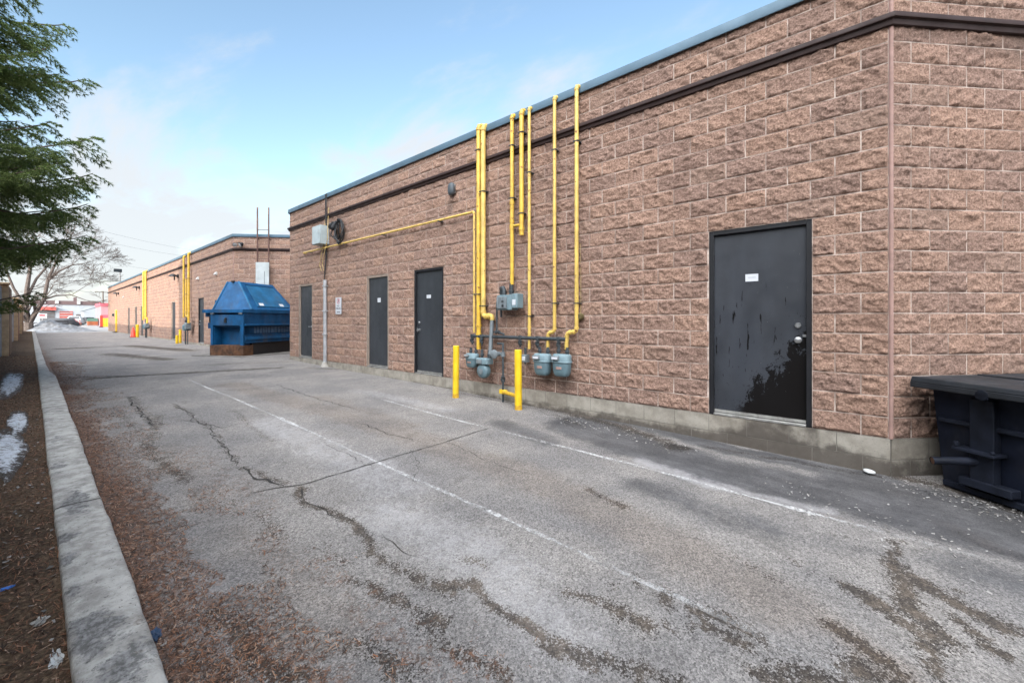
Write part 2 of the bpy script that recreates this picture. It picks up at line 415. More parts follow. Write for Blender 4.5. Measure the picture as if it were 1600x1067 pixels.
def door_material(name, col, worn):
    m, nt, b = newmat(name); n = NB(nt); p = n.obj(); s = n.z(p)
    c = n.mix(n.step(n.noise(2.2, 5, .6, n.scale(p, (1, 1, .5))), .35, .65), tuple(q * .8 for q in col), tuple(q * 1.2 for q in col))
    ro = n.step(n.noise(4, 5, .65, p),   .35, .7, .42, .58)
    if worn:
        # black patch on the lower latch side, with runs and scattered spots (local y runs from the latch edge)
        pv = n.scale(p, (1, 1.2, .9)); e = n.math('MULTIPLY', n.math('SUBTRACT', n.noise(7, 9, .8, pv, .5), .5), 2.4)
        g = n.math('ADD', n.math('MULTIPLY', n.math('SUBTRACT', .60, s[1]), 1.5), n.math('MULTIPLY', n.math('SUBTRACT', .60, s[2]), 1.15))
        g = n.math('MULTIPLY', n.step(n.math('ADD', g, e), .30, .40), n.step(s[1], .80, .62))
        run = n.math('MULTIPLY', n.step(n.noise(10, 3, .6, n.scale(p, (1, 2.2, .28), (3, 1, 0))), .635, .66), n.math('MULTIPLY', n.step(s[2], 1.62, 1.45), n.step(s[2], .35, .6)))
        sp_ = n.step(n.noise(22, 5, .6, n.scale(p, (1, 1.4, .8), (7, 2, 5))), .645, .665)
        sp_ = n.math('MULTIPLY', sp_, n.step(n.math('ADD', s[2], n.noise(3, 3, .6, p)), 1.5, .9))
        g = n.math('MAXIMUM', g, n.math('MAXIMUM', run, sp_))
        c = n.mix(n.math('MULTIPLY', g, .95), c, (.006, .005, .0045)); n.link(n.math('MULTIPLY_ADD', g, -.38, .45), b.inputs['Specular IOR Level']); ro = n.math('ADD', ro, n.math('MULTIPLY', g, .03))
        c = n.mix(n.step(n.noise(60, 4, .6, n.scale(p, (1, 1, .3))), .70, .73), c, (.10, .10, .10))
    n.link(c, b.inputs['Base Color']); n.link(ro, b.inputs['Roughness'])
    n.link(n.bump(n.noise(3, 3, .5, p), .12, .01), b.inputs['Normal'])
    return m

M = {}
M['block'] = block_material(); M['mortar'] = mortar_material(); M['footing'] = footing_material()
M['ground'] = ground_material(); M['soil'] = soil_material(); M['kerb'] = kerb_material()
M['fjoint'] = paint('footing_joint', (.15, .135, .115), .95, 0, .3, 6)
M['line'] = faded_line_material()
M['trim'] = paint('brown_trim', (.034, .019, .017), .55, 0, .2, 3, spec=.25)
M['coping'] = paint('sky_tinted_coping', (.09, .15, .20), .5, .2, .12, 2, dirt=.2)  # blue of the reflected sky put into the grey metal colour
M['sealant'] = paint('pink_sealant', (.30, .185, .155), .8, 0, .15, 8)
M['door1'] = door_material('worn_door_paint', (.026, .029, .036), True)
M['door2'] = door_material('door_paint', (.026, .029, .034), False)
M['frame'] = paint('door_frame', (.010, .010, .012), .55, 0, .2, 5, spec=.3)
M['frame_tan'] = paint('door_jamb_tan', (.26, .205, .165), .75, 0, .15, 6)
M['alu'] = paint('aluminium', (.36, .35, .33), .5, .7, .2, 12, dirt=.5)
M['steel'] = paint('dull_steel', (.42, .42, .42), .35, .9, .15, 20)
M['yellow'] = paint('gas_yellow', (.60, .37, .04), .45, 0, .2, 7, dirt=.45, rust=.40)
M['yellow_pale'] = paint('gas_yellow_faded', (.60, .405, .095), .5, 0, .2, 7, dirt=.5, rust=.40)
M['bollard'] = paint('bollard_yellow', (.70, .45, .012), .45, 0, .14, 4, dirt=.25, rust=.30, rustcol=(.10, .035, .012))
M['bollard_base'] = paint('bollard_rust', (.55, .32, .02), .7, 0, .3, 14, rust=.42, rustcol=(.11, .04, .015))
M['meter'] = paint('meter_grey_blue', (.095, .150, .172), .5, 0, .16, 9, dirt=.35)
M['meter_lt'] = paint('meter_light', (.150, .215, .240), .5, 0, .15, 9, dirt=.3)
M['galv'] = paint('meter_grey', (.155, .178, .19), .5, .1, .18, 12, dirt=.4)
M['iron'] = paint('painted_iron', (.035, .044, .050), .5, .1, .25, 12, dirt=.3)
M['black'] = paint('black_plastic', (.012, .012, .014), .45, 0, .2, 8)
M['white'] = paint('white_paper', (.52, .53, .56), .6, 0, .05, 6)
M['ink'] = paint('sign_ink', (.02, .02, .025), .6, 0, 0.1, 6)
M['signred'] = paint('sign_red', (.45, .03, .03), .6, 0, 0.1, 6)
M['conduit'] = paint('galvanised_conduit', (.46, .47, .49), .42, .5, .15, 5, dirt=.25)
M['box'] = paint('grey_box', (.40, .46, .47), .5, .1, .1, 4, dirt=.2)
M['cable_black'] = paint('black_cable', (.012, .012, .014), .5, 0, .2, 8)
M['cable_tan'] = paint('tan_cable', (.42, .30, .13), .6, 0, .2, 8)
M['brass'] = paint('old_brass', (.15, .12, .055), .5, .5, .3, 20)
M['lamp_black'] = paint('lamp_dark', (.055, .066, .075), .5, 0, .15, 10)
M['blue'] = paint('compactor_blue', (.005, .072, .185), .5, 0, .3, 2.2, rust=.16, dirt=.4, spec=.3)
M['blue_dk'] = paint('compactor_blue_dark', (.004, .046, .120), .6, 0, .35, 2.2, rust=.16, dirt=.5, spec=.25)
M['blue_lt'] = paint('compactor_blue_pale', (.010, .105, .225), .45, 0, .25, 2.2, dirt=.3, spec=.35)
M['rust'] = paint('rust', (.075, .032, .014), .88, 0, .5, 5, rust=.22, rustcol=(.26, .12, .025), bump=.5)
M['letter'] = paint('faded_lettering', (.045, .095, .17), .6, 0, .3, 9)
M['bin'] = paint('dumpster_paint', (.008, .010, .018), .55, 0, .4, 3.5, dirt=.2, bump=.25, bs=12, spec=.12)
M['bin_scuff'] = paint('dumpster_scuffed', (.010, .012, .019), .55, 0, .5, 4, rust=.18, rustcol=(.05, .055, .07), spec=.15)
M['lid'] = paint('dumpster_lid', (.020, .022, .026), .6, 0, .4, 3, dirt=.2, spec=.3)
M['ladder'] = paint('ladder_brown', (.10, .045, .035), .6, 0, .2, 8)
M['guard'] = paint('ladder_guard', (.45, .48, .48), .45, .3, .1, 3, dirt=.2)
M['concrete'] = paint('concrete', (.34, .32, .29), .92, 0, .25, 5, bump=.4)
M['pad'] = paint('stained_pad', (.135, .125, .115), .92, 0, .4, 3, rust=.2, rustcol=(.10, .05, .02), bump=.4)
M['cone'] = paint('cone_orange', (.72, .045, .02), .5, 0, .08, 6)
M['bark'] = paint('bark', (.115, .085, .065), .95, 0, .35, 12, bump=.8, bs=40)
M['bark_grey'] = paint('bark_grey', (.105, .083, .072), .95, 0, .3, 8, bump=.6, bs=20)
M['wood_grey'] = paint('grey_boards', (.27, .285, .295), .9, 0, .3, 6, dirt=.2)
M['wood_tan'] = paint('tan_boards', (.52, .37, .23), .85, 0, .2, 6)
M['wood_brown'] = paint('brown_boards', (.16, .10, .06), .9, 0, .25, 6)
M['roof'] = paint('roof_felt', (.12, .12, .12), .95, 0, .2, 1)
M['plain_brick'] = paint('plain_brick', (.28, .20, .16), .9, 0, .2, 2)
M['bgwhite'] = paint('white_siding', (.36, .385, .41), .7, 0, .06, 1)
M['bgbrown'] = paint('brown_fascia', (.13, .085, .085), .7, 0, .1, 1)
M['dock_dark'] = paint('dock_door_grey', (.13, .12, .12), .6, 0, .2, 1)
M['dock_red'] = paint('dock_stripe_red', (.38, .10, .08), .6, 0, .15, 1)
M['awning'] = paint('awning_red', (.50, .08, .06), .6, 0, .1, 1)
M['pink'] = paint('red_panel', (.60, .10, .13), .6, 0, .1, 1)
M['pinkpale'] = paint('pale_pink_wall', (.42, .22, .235), .7, 0, .08, 1)
M['green'] = paint('green_lid', (.04, .10, .07), .6, 0, .2, 1)
M['orange'] = paint('rusty_bin', (.30, .10, .045), .7, 0, .3, 2)
M['carwhite'] = paint('car_white', (.45, .45, .45), .3, 0, .03, 1)
M['cardark'] = paint('car_dark', (.02, .02, .024), .3, 0, .1, 1)
M['glass'] = paint('car_glass', (.012, .014, .017), .08, 0, .1, 1)
M['tyre'] = paint('tyre', (.015, .015, .015), .8, 0, .1, 6)
M['plastic_white'] = paint('white_plastic', (.50, .50, .49), .4, 0, .05, 8)
M['plastic_blue'] = paint('blue_litter', (.03, .16, .52), .4, 0, .2, 12)
M['plastic_dkblue'] = paint('dark_blue_litter', (.015, .035, .075), .5, 0, .3, 12)
def snow_material():
    m, nt, b = newmat('old_snow'); n = NB(nt); p = n.pos()
    c = n.mix(n.step(n.noise(3.2, 8, .7, p), .40, .66), (.25, .262, .28), (.115, .112, .112))
    c = n.mix(n.step(n.noise(55, 4, .65, p), .64, .72), c, (.08, .065, .05))
    n.link(c, b.inputs['Base Color']); b.inputs['Roughness'].default_value = .8
    n.link(n.bump(n.noise(30, 6, .65, p), .7, .02), b.inputs['Normal']); return m
def snow_clean_material():
    m, nt, b = newmat('patch_snow'); n = NB(nt); p = n.pos()
    c = n.mix(n.step(n.noise(24, 6, .7, p), .46, .66), (.62, .64, .68), (.20, .175, .155))
    c = n.mix(n.step(n.noise(70, 3, .6, p), .66, .72), c, (.07, .05, .035))
    c = n.mix(n.step(n.math('ADD', n.attr('rim'), n.math('MULTIPLY', n.math('SUBTRACT', n.noise(9, 8, .72, n.scale(p, (2.2, 1, 1))), .5), 2.2)), .50, .80), c, (.050, .036, .026))
    n.link(c, b.inputs['Base Color']); b.inputs['Roughness'].default_value = .75
    n.link(n.bump(n.noise(60, 6, .65, p), .8, .012), b.inputs['Normal']); return m
M['snow'] = snow_material(); M['snow2'] = snow_clean_material()
M['needle'] = litter_material('spruce_needles', [(0, (.03, .045, .018)), (.35, (.085, .125, .045)), (.7, (.15, .195, .068)), (1, (.25, .26, .11))])
nb_ = NB(M['needle'].node_tree); trl = nb_.n.new('ShaderNodeBsdfTranslucent'); trl.inputs[0].default_value = (.20, .27, .08, 1); mxs = nb_.n.new('ShaderNodeMixShader'); mxs.inputs[0].default_value = .5
nb_.link(nb_.n['Principled BSDF'].outputs[0], mxs.inputs[1]); nb_.link(trl.outputs[0], mxs.inputs[2]); nb_.link(mxs.outputs[0], nb_.n['Material Output'].inputs[0])
M['litter'] = litter_material('dry_needles', [(0, (.028, .019, .014)), (.4, (.105, .052, .032)), (.75, (.25, .112, .058)), (1, (.36, .25, .18))])
M['bits'] = litter_material('pale_bits', [(0, (.10, .09, .08)), (.5, (.30, .28, .26)), (1, (.30, .29, .28))])

# ------------------------------------------------------------------ GROUND
def seg_dist(X, Y, pts):
    d = np.full(X.shape, 1e9)
    for (x0, y0), (x1, y1) in zip(pts[:-1], pts[1:]):
        dx, dy = x1 - x0, y1 - y0; L2 = dx*dx + dy*dy + 1e-12
        t = np.clip(((X - x0) * dx + (Y - y0) * dy) / L2, 0, 1)
        d = np.minimum(d, np.hypot(X - x0 - t * dx, Y - y0 - t * dy))
    return d
def axis(*spans):
    out = []
    for a, b, s in spans: out += list(np.arange(a, b - 1e-9, s))
    return np.array(out + [spans[-1][1]])
gx = axis((-600, -40, 80), (-40, -1, 13), (-1, .2, .3), (.2, 5.6, .04), (5.6, 7.6, .2), (7.6, 30, 3.2), (30, 600, 95))
gy = axis((-300, -20, 40), (-20, -4, 4), (-4, -1.6, .3), (-1.6, 8.2, .04), (8.2, 20, .14), (20, 64, 1.0), (64, 140, 4), (140, 800, 60))
GXX, GYY = np.meshgrid(gx, gy)
GZZ = np.interp(GYY, GY, GZ) + np.where((GXX > .3) & (GXX < 6) & (GYY < 60), (fbm(GXX * .8, GYY * .5, 3) - .5) * .03, 0)
def gzz(x, y):
    z = np.interp(y, GY, GZ)
    return z + (fbm(np.asarray(x) * .8, np.asarray(y) * .5, 3) - .5) * .03
NMOD = fbm(GXX * 3.1, GYY * 2.3, 91, 4)
GXW = GXX + (fbm(GXX * 5, GYY * 5, 92, 4, .6) - .5) * .16; GYW = GYY + (fbm(GXX * 5 + 40, GYY * 5, 93, 4, .6) - .5) * .16
def streak(field, px, w, k=1.0):
    pts = [G(*q) for q in px]
    if len(pts) == 1: pts = pts * 2
    d = seg_dist(GXW, GYW, pts)
    k = k * (.85 + .4 * NMOD)
    np.maximum(field, k * np.exp(-(d / w) ** 2), out=field)
Z0 = lambda: np.zeros(GXX.shape)
wet_dark, needle, tan, dark, pale = Z0(), Z0(), Z0(), Z0(), Z0()
for px, w, k in [
    ([(1400,880),(1420,940),(1445,1000)], .07, .9), ([(1315,905),(1360,935),(1400,970)], .06, .85), ([(1420,900),(1500,940),(1565,975)], .08, .95),
    ([(1490,960),(1550,1000)], .06, .8), ([(1540,1010),(1600,1038)], .05, .8), ([(1430,950),(1470,990)], .07, .8), ([(1300,980),(1340,1005),(1380,1035)], .07, .85),
    ([(1405,845),(1400,875)], .03, .8), ([(1250,880)], .06, .75), ([(1500,922)], .04, .7), ([(1048,925),(1042,940)], .05, .75), ([(950,914)], .04, .7), ([(890,925),(970,950)], .06, .72),
    ([(975,960),(1015,972)], .06, .72), ([(1080,945),(1140,970),(1200,1002)], .05, .85), ([(1100,980),(1175,1015)], .045, .8), ([(1040,970),(1070,990)], .04, .7),
    ([(915,765),(970,795)], .06, .68), ([(800,965),(860,990),(1000,1055)], .05, .75), ([(380,728),(442,755)], .05, .7),
    ([(470,759),(470,779),(552,817),(570,841),(580,869),(656,896),(697,916),(731,912),(776,950),(836,984),(900,1032)], .045, .85),
    ([(544,905),(619,939),(694,972)], .05, .78), ([(337,950),(375,984),(416,1032),(476,1062)], .055, .8), ([(1200,1060),(1330,1050)], .07, .7),
    ([(272,632),(325,665),(350,699),(372,725)], .05, .55), ([(360,640),(420,690)], .06, .45), ([(205,620),(240,660)], .1, .5),
    ([(140,592),(240,585),(330,580),(440,574)], .14, .85), ([(95,545),(200,540),(300,548)], .45, .95), ([(170,553),(260,562)], .4, .8), ([(330,570),(450,565)], .3, .5),  # includes plain dark bands across the far lane
    ([(480,575),(560,578)], .2, .5), ([(830,632),(930,655),(1010,680),(1060,700)], .16, .78), ([(1400,742),(1480,760),(1600,805)], .13, .8),
    ([(1110,700),(1380,745)], .05, .6), ([(700,610),(830,636)], .05, .55), ([(1230,690),(1280,740)], .04, .3),
    ([(640,900),(700,930)], .05, .6), ([(720,870),(760,885)], .04, .5), ([(500,850),(540,880)], .05, .5), ([(560,1000),(640,1050)], .07, .6), ([(300,1000),(360,1060)], .07, .6), ([(1180,880),(1220,910)], .05, .5), ([(1010,900),(1000,915)], .03, .6), ([(860,1000),(930,1040)], .07, .65), ([(1000,1030),(1060,1060)], .06, .6), ([(1330,1040),(1400,1065)], .1, .7), ([(250,650),(230,700),(290,750)], .09, .6), ([(180,640),(220,680)], .1, .5),
    ([(870,650),(905,665)], .1, .55), ([(400,800),(440,840)], .08, .5), ([(1450,1010),(1470,1060)], .06, .7), ([(640,960),(700,1010)], .06, .6), ([(690,1010),(800,1060)], .06, .6)]:
    streak(wet_dark, px, w, k)
# needle carpet along the kerb
kd = GXX - .32
needle += np.clip(1 - kd / .60, 0, 1) ** 1.2 * (.55 + .8 * fbm(GXX * 2.2, GYY * 1.3, 97, 4)) * np.interp(GYY, [0, 2, 6, 14, 24, 60], [1.05, 1.0, .95, .95, .6, .2]) * (kd > -.3)
streak(needle, [(300,900),(420,1000),(520,1067)], .14, .5); streak(needle, [(180,760),(240,850),(300,960)], .16, .6)
streak(needle, [(420,830),(520,900),(640,1000),(780,1060)], .22, .42); streak(needle, [(300,700),(380,760),(420,800)], .18, .42)
for px, w, k in [([(360,600),(600,668),(800,735),(1000,828),(1200,925)], .34, .85), ([(1020,825),(1130,875),(1160,910)], .12, .95), ([(1280,970),(1390,1040)], .16, .8), ([(500,620),(640,665)], .3, .6),
                 ([(1480,820),(1600,880)], .15, .5), ([(250,700),(400,860),(560,1000)], .35, .5), ([(100,600),(140,640)], .8, .5)]:
    streak(tan, px, w, k)
for px, w, k in [([(900,665),(1100,730),(1300,770),(1600,850)], .46, 1.15), ([(1380,770),(1600,830)], .55, 1.2), ([(940,650),(1150,705),(1380,748)], .22, 1.0), ([(1500,880),(1600,910)], .3, .6), ([(780,660),(860,690)], .28, .6), ([(1000,760),(1200,830)], .3, .55), ([(1400,790),(1600,860)], .4, .9), ([(1250,840),(1400,870)], .25, .4)]:
    streak(dark, px, w, k)
for px, w, k in [([(420,660),(620,760)], .5, .55), ([(600,800),(800,900)], .45, .55), ([(750,900),(900,1000)], .4, .5), ([(1000,720),(1120,760)], .15, .7), ([(1080,745),(1300,800)], .1, .6), ([(230,870),(320,930)], .18, .6), ([(380,1040),(330,980)], .15, .5), ([(560,610),(700,640)], .35, .5)]:
    streak(pale, px, w, k)
nr, nc = GXX.shape
idx = np.arange(nr * nc).reshape(nr, nc)
Fg = np.stack([idx[:-1,:-1], idx[:-1,1:], idx[1:,1:], idx[1:,:-1]], -1).reshape(-1, 4)
g = np_mesh('ground', np.stack([GXX, GYY, GZZ], -1).reshape(-1, 3), Fg, M['ground'],
            attrs={'wet_dark': wet_dark.ravel(), 'needle': needle.ravel(), 'tan': tan.ravel(), 'smooth_dark': dark.ravel(), 'pale': pale.ravel()}, smooth=True)
tag(g, kind='structure')

# cracks: thin ragged strips just above the asphalt
def ribbon_np(pts, w, dz, seed, jag=.02, sub=.035, taper=True):
    P = np.array(pts, float); out = []
    for a, b in zip(P[:-1], P[1:]):
        n = max(2, int(np.hypot(*(b - a)) / sub)); out += [a + (b - a) * k / n for k in range(n)]
    out.append(P[-1]); Q = np.array(out)
    t = np.arange(len(Q))
    Q[:, 0] += (vnoise(t * .45, t * 0 + seed, seed) - .5) * 2 * jag; Q[:, 1] += (vnoise(t * .45, t * 0 + seed + 9, seed) - .5) * 2 * jag
    T = np.gradient(Q, axis=0); T /= np.linalg.norm(T, axis=1)[:, None] + 1e-9
    N = np.stack([-T[:, 1], T[:, 0]], 1)
    ww = w * (.35 + 1.1 * vnoise(t * .6, t * 0, seed + 3))
    if taper: ww = ww * np.clip(np.minimum(t, t[::-1]) / 5 + .2, 0, 1)
    L = Q + N * ww[:, None] / 2; Rr = Q - N * ww[:, None] / 2
    V = np.concatenate([np.c_[L, gzz(L[:, 0], L[:, 1]) + dz], np.c_[Rr, gzz(Rr[:, 0], Rr[:, 1]) + dz]])
    n = len(Q); i = np.arange(n - 1)
    return V, np.stack([i, i + 1, n + i + 1, n + i], 1)
VV, FF, b0 = [], [], 0
cr = [([(590,833),(612,845),(630,862),(655,873)], .006, .02), ([(500,690),(545,712),(590,735)], .005, .03), ([(640,700),(655,730),(640,760)], .004, .03), ([(830,636),(900,670),(960,690)], .006, .03), ([(700,690),(760,720),(830,742)], .005, .03), ([(272,630),(292,645),(300,656),(325,665),(333,685),(352,700),(372,727)], .011, .035), ([(385,770),(440,760),(470,757),(570,728),(660,702),(765,668)], .013, .008),
      ([(470,760),(470,778)], .02, .01), ([(380,728),(400,745),(443,757)], .022, .03),
      ([(470,779),(552,817)], .007, .03),
      ([(120,590),(240,586),(330,581),(445,575)], .05, .03), ([(430,600),(500,625),(560,640)], .012, .03), ([(560,660),(610,680),(650,690)], .012, .03),
      ([(280,655),(345,668),(375,662)], .010, .03), ([(200,620),(215,640),(240,665)], .02, .04)]
for k, (px, w, jag) in enumerate(cr):
    V, Fc = ribbon_np([G(*q) for q in px], w, .004, k + 1, jag)
    VV.append(V); FF.append(Fc + b0); b0 += len(V)
M['crack'] = paint('crack_dirt', (.022, .019, .016), .95, 0, .3, 10)
tag(np_mesh('pavement_cracks', np.concatenate(VV), np.concatenate(FF), M['crack']), kind='structure')
# two faded painted lines running the length of the lane
VV, FF, FA, b0 = [], [], [], 0
for x, y0, y1, w in [(2.21, -.2, 11.5, .04), (3.87, -.9, 6.5, .05)]:
    V, Fc = ribbon_np([(x, y0), (x + .01, (y0 + y1) / 2), (x, y1)], w, .004, 5 + int(x), .008, .1, False)
    n = len(V) // 2; t = np.linspace(0, 1, n); fa = np.clip(np.minimum(t, 1 - t) * 8, 0, 1)
    VV.append(V); FF.append(Fc + b0); b0 += len(V); FA += [fa, fa]
tag(np_mesh('road_markings', np.concatenate(VV), np.concatenate(FF), M['line'], attrs={'fade': np.concatenate(FA)}), kind='structure')

# ------------------------------------------------------------------ KERB and SOIL strip
ky = np.concatenate([np.arange(-2, 9, .04), np.arange(9, 20, .1), np.arange(20, 62, .5)])
kr = np.interp(ky, [-2, 3, 8, 11.5, 12.6, 13.6, 15, 18, 24, 62], [.335, .325, .33, .335, .33, .27, .245, .245, .25, .27]) + (fbm(ky * .9, ky * 0, 4) - .5) * .02
kl = np.interp(ky, [-2, 12, 14, 24, 62], [.095, .10, .105, .095, .07]) + (fbm(ky * .7, ky * 0 + 5, 6) - .5) * .015
prof = [(0, -.30), (0, -.02), (.03, -.004), (.14, 0), (.32, .002), (.5, .004), (.68, .002), (.88, 0), (.965, -.004), (1.0, -.022), (1.015, -.10), (1.03, -.2)]
VV = []
for f_, dz in prof:
    x = kl + (kr - kl) * f_
    VV.append(np.stack([x, ky, np.interp(ky, GY, GZ) + .145 + dz], 1))
KV = np.concatenate(VV); KV[:, 2] += (fbm(KV[:, 0] * 9, KV[:, 1] * 6, 8) - .5) * .016 + (fbm(KV[:, 0] * 2, KV[:, 1] * .6, 18) - .5) * .012
KV[:, 0] += (fbm(KV[:, 1] * 7, KV[:, 2] * 9, 12) - .5) * .009
n = len(ky); kd_ = np.zeros(len(KV))
def kstain(u, v, w, k):
    x, y = G(u, v, .145); np.maximum(kd_, k * np.exp(-(((KV[:, 0] - x) / w[0]) ** 2 + ((KV[:, 1] - y) / w[1]) ** 2)), out=kd_)
for q in [(120,785,(.09,.35),.9), (102,842,(.06,.10),1.0), (90,730,(.08,.3),.6), (75,640,(.08,.5),.55), (105,876,(.05,.08),.9), (115,925,(.05,.10),.8), (150,985,(.11,.22),.85), (200,1040,(.12,.2),.7), (85,690,(.1,.5),.5), (90,640,(.1,.8),.4)]: kstain(*q)
KF = np.concatenate([np.stack([np.arange(n-1) + i*n, np.arange(n-1) + 1 + i*n, np.arange(n-1) + 1 + (i+1)*n, np.arange(n-1) + (i+1)*n], 1) for i in range(len(prof) - 1)])
tag(np_mesh('kerb', KV, KF, M['kerb'], attrs={'dark': kd_}, smooth=True), kind='structure')

sx = np.concatenate([[-60, -30, -14, -8, -5, -3, -2], np.arange(-1.5, .16, .03)])
sy = np.concatenate([[-40, -20, -8, -4], np.arange(-2, 6, .04), np.arange(6, 20, .1), np.arange(20, 63, .8)])
SX, SY = np.meshgrid(sx, sy)
SZ = np.interp(SY, GY, GZ) + .095 + (fbm(SX * 2.2, SY * 1.6, 21, 5) - .5) * .10 + (fbm(SX * 14, SY * 14, 31, 3) - .5) * .025 + np.clip(.05 - SX, 0, .6) * .12
idx = np.arange(SX.size).reshape(SX.shape)
np_obj = np_mesh('soil', np.stack([SX, SY, SZ], -1).reshape(-1, 3), np.stack([idx[:-1,:-1], idx[:-1,1:], idx[1:,1:], idx[1:,:-1]], -1).reshape(-1, 4), M['soil'], smooth=True)
tag(np_obj, kind='structure')
def soil_z(x, y):
    x = np.asarray(x, float); y = np.asarray(y, float)
    return np.interp(y, GY, GZ) + .095 + (fbm(x * 2.2, y * 1.6, 21, 5) - .5) * .10 + (fbm(x * 14, y * 14, 31, 3) - .5) * .025 + np.clip(.05 - x, 0, .6) * .12

# scattered litter (nobody could count it)
def scatter(name, X, Y, Zf, lo, hi, wd, mat, tilt=.35, seed=1, thick=1.0):
    r = np.random.default_rng(seed); n = len(X)
    a = r.uniform(0, 2 * np.pi, n); L = r.uniform(lo, hi, n); tl = r.normal(0, tilt, n)
    z = Zf(X, Y) + .004 + np.abs(np.sin(tl)) * L * .5
    d = np.stack([np.cos(a) * np.cos(tl), np.sin(a) * np.cos(tl), np.sin(tl)], 1) * L[:, None] / 2
    w_ = wd * r.uniform(.6, 1.5, n)
    s = np.stack([-np.sin(a), np.cos(a), r.normal(0, .4, n)], 1) * w_[:, None] / 2
    c = np.stack([X, Y, z], 1)
    V = np.stack([c - d - s, c + d - s * .6, c + d + s * .6, c - d + s], 1).reshape(-1, 3)
    return np_mesh(name, V, np.arange(4 * n).reshape(-1, 4), mat, attrs={'tint': np.repeat(r.uniform(0, 1, n) ** 1.2, 4)})
r = np.random.default_rng(5)
def along(n, y0, y1, p=1.7): return y0 + (y1 - y0) * r.uniform(0, 1, n) ** p
n = 74000; X = .34 + np.abs(r.normal(0, .36, n)); Y = along(n, .4, 18, 2.0)
keep = (fbm(X * 4, Y * 2.5, 44) + np.clip(.22 - (X - .34) * .42, -.4, .3)) > .50
tag(scatter('needle_litter', X[keep], Y[keep], gzz, .008, .030, .0028, M['litter'], .3, 2), 'dry orange brown spruce needles strewn on the asphalt beside the kerb', 'needles', kind='stuff')
n = 110000; X = r.uniform(-1.1, .11, n); Y = along(n, -.2, 20, 2.2)
tag(scatter('soil_litter', X, Y, soil_z, .008, .034, .003, M['litter'], .4, 3), 'brown needles and twigs covering the soil between fence and kerb', 'needles', kind='stuff')
n = 1500; X = .11 + r.uniform(0, .2, n); Y = along(n, .6, 14, 2)
kz = lambda x, y: np.interp(y, GY, GZ) + .152
# pale grit and paper crumbs by wall and dumpster
bx, by = [], []
for u0, v0, u1, v1, nn, sp in [(860,650,1060,700,260,.10), (960,640,1010,680,120,.1), (1390,750,1600,815,170,.10), (1480,770,1600,800,90,.06), (1200,760,1560,880,160,.25), (100,760,200,1000,60,.2)]:
    a0, a1 = G(u0, v0), G(u1, v1); t = r.uniform(0, 1, nn)
    bx.append(a0[0] + (a1[0] - a0[0]) * t + r.normal(0, sp, nn)); by.append(a0[1] + (a1[1] - a0[1]) * t + r.normal(0, sp, nn))
bx, by = np.concatenate(bx), np.concatenate(by)
k = bx < D - .02
tag(scatter('pale_grit', bx[k], by[k], gzz, .006, .026, .010, M['bits'], .2, 6), 'pale grit and paper crumbs on the asphalt near the wall', 'litter', kind='stuff')
n = 700; X = r.uniform(-.9, .09, n); Y = along(n, .1, 8, 1.8)
tag(scatter('soil_pebbles', X, Y, lambda x, y: soil_z(x, y) + .004, .008, .03, .014, M['bits'], .25, 9), 'small pale stones lying on the needle covered soil', 'stones', kind='stuff')

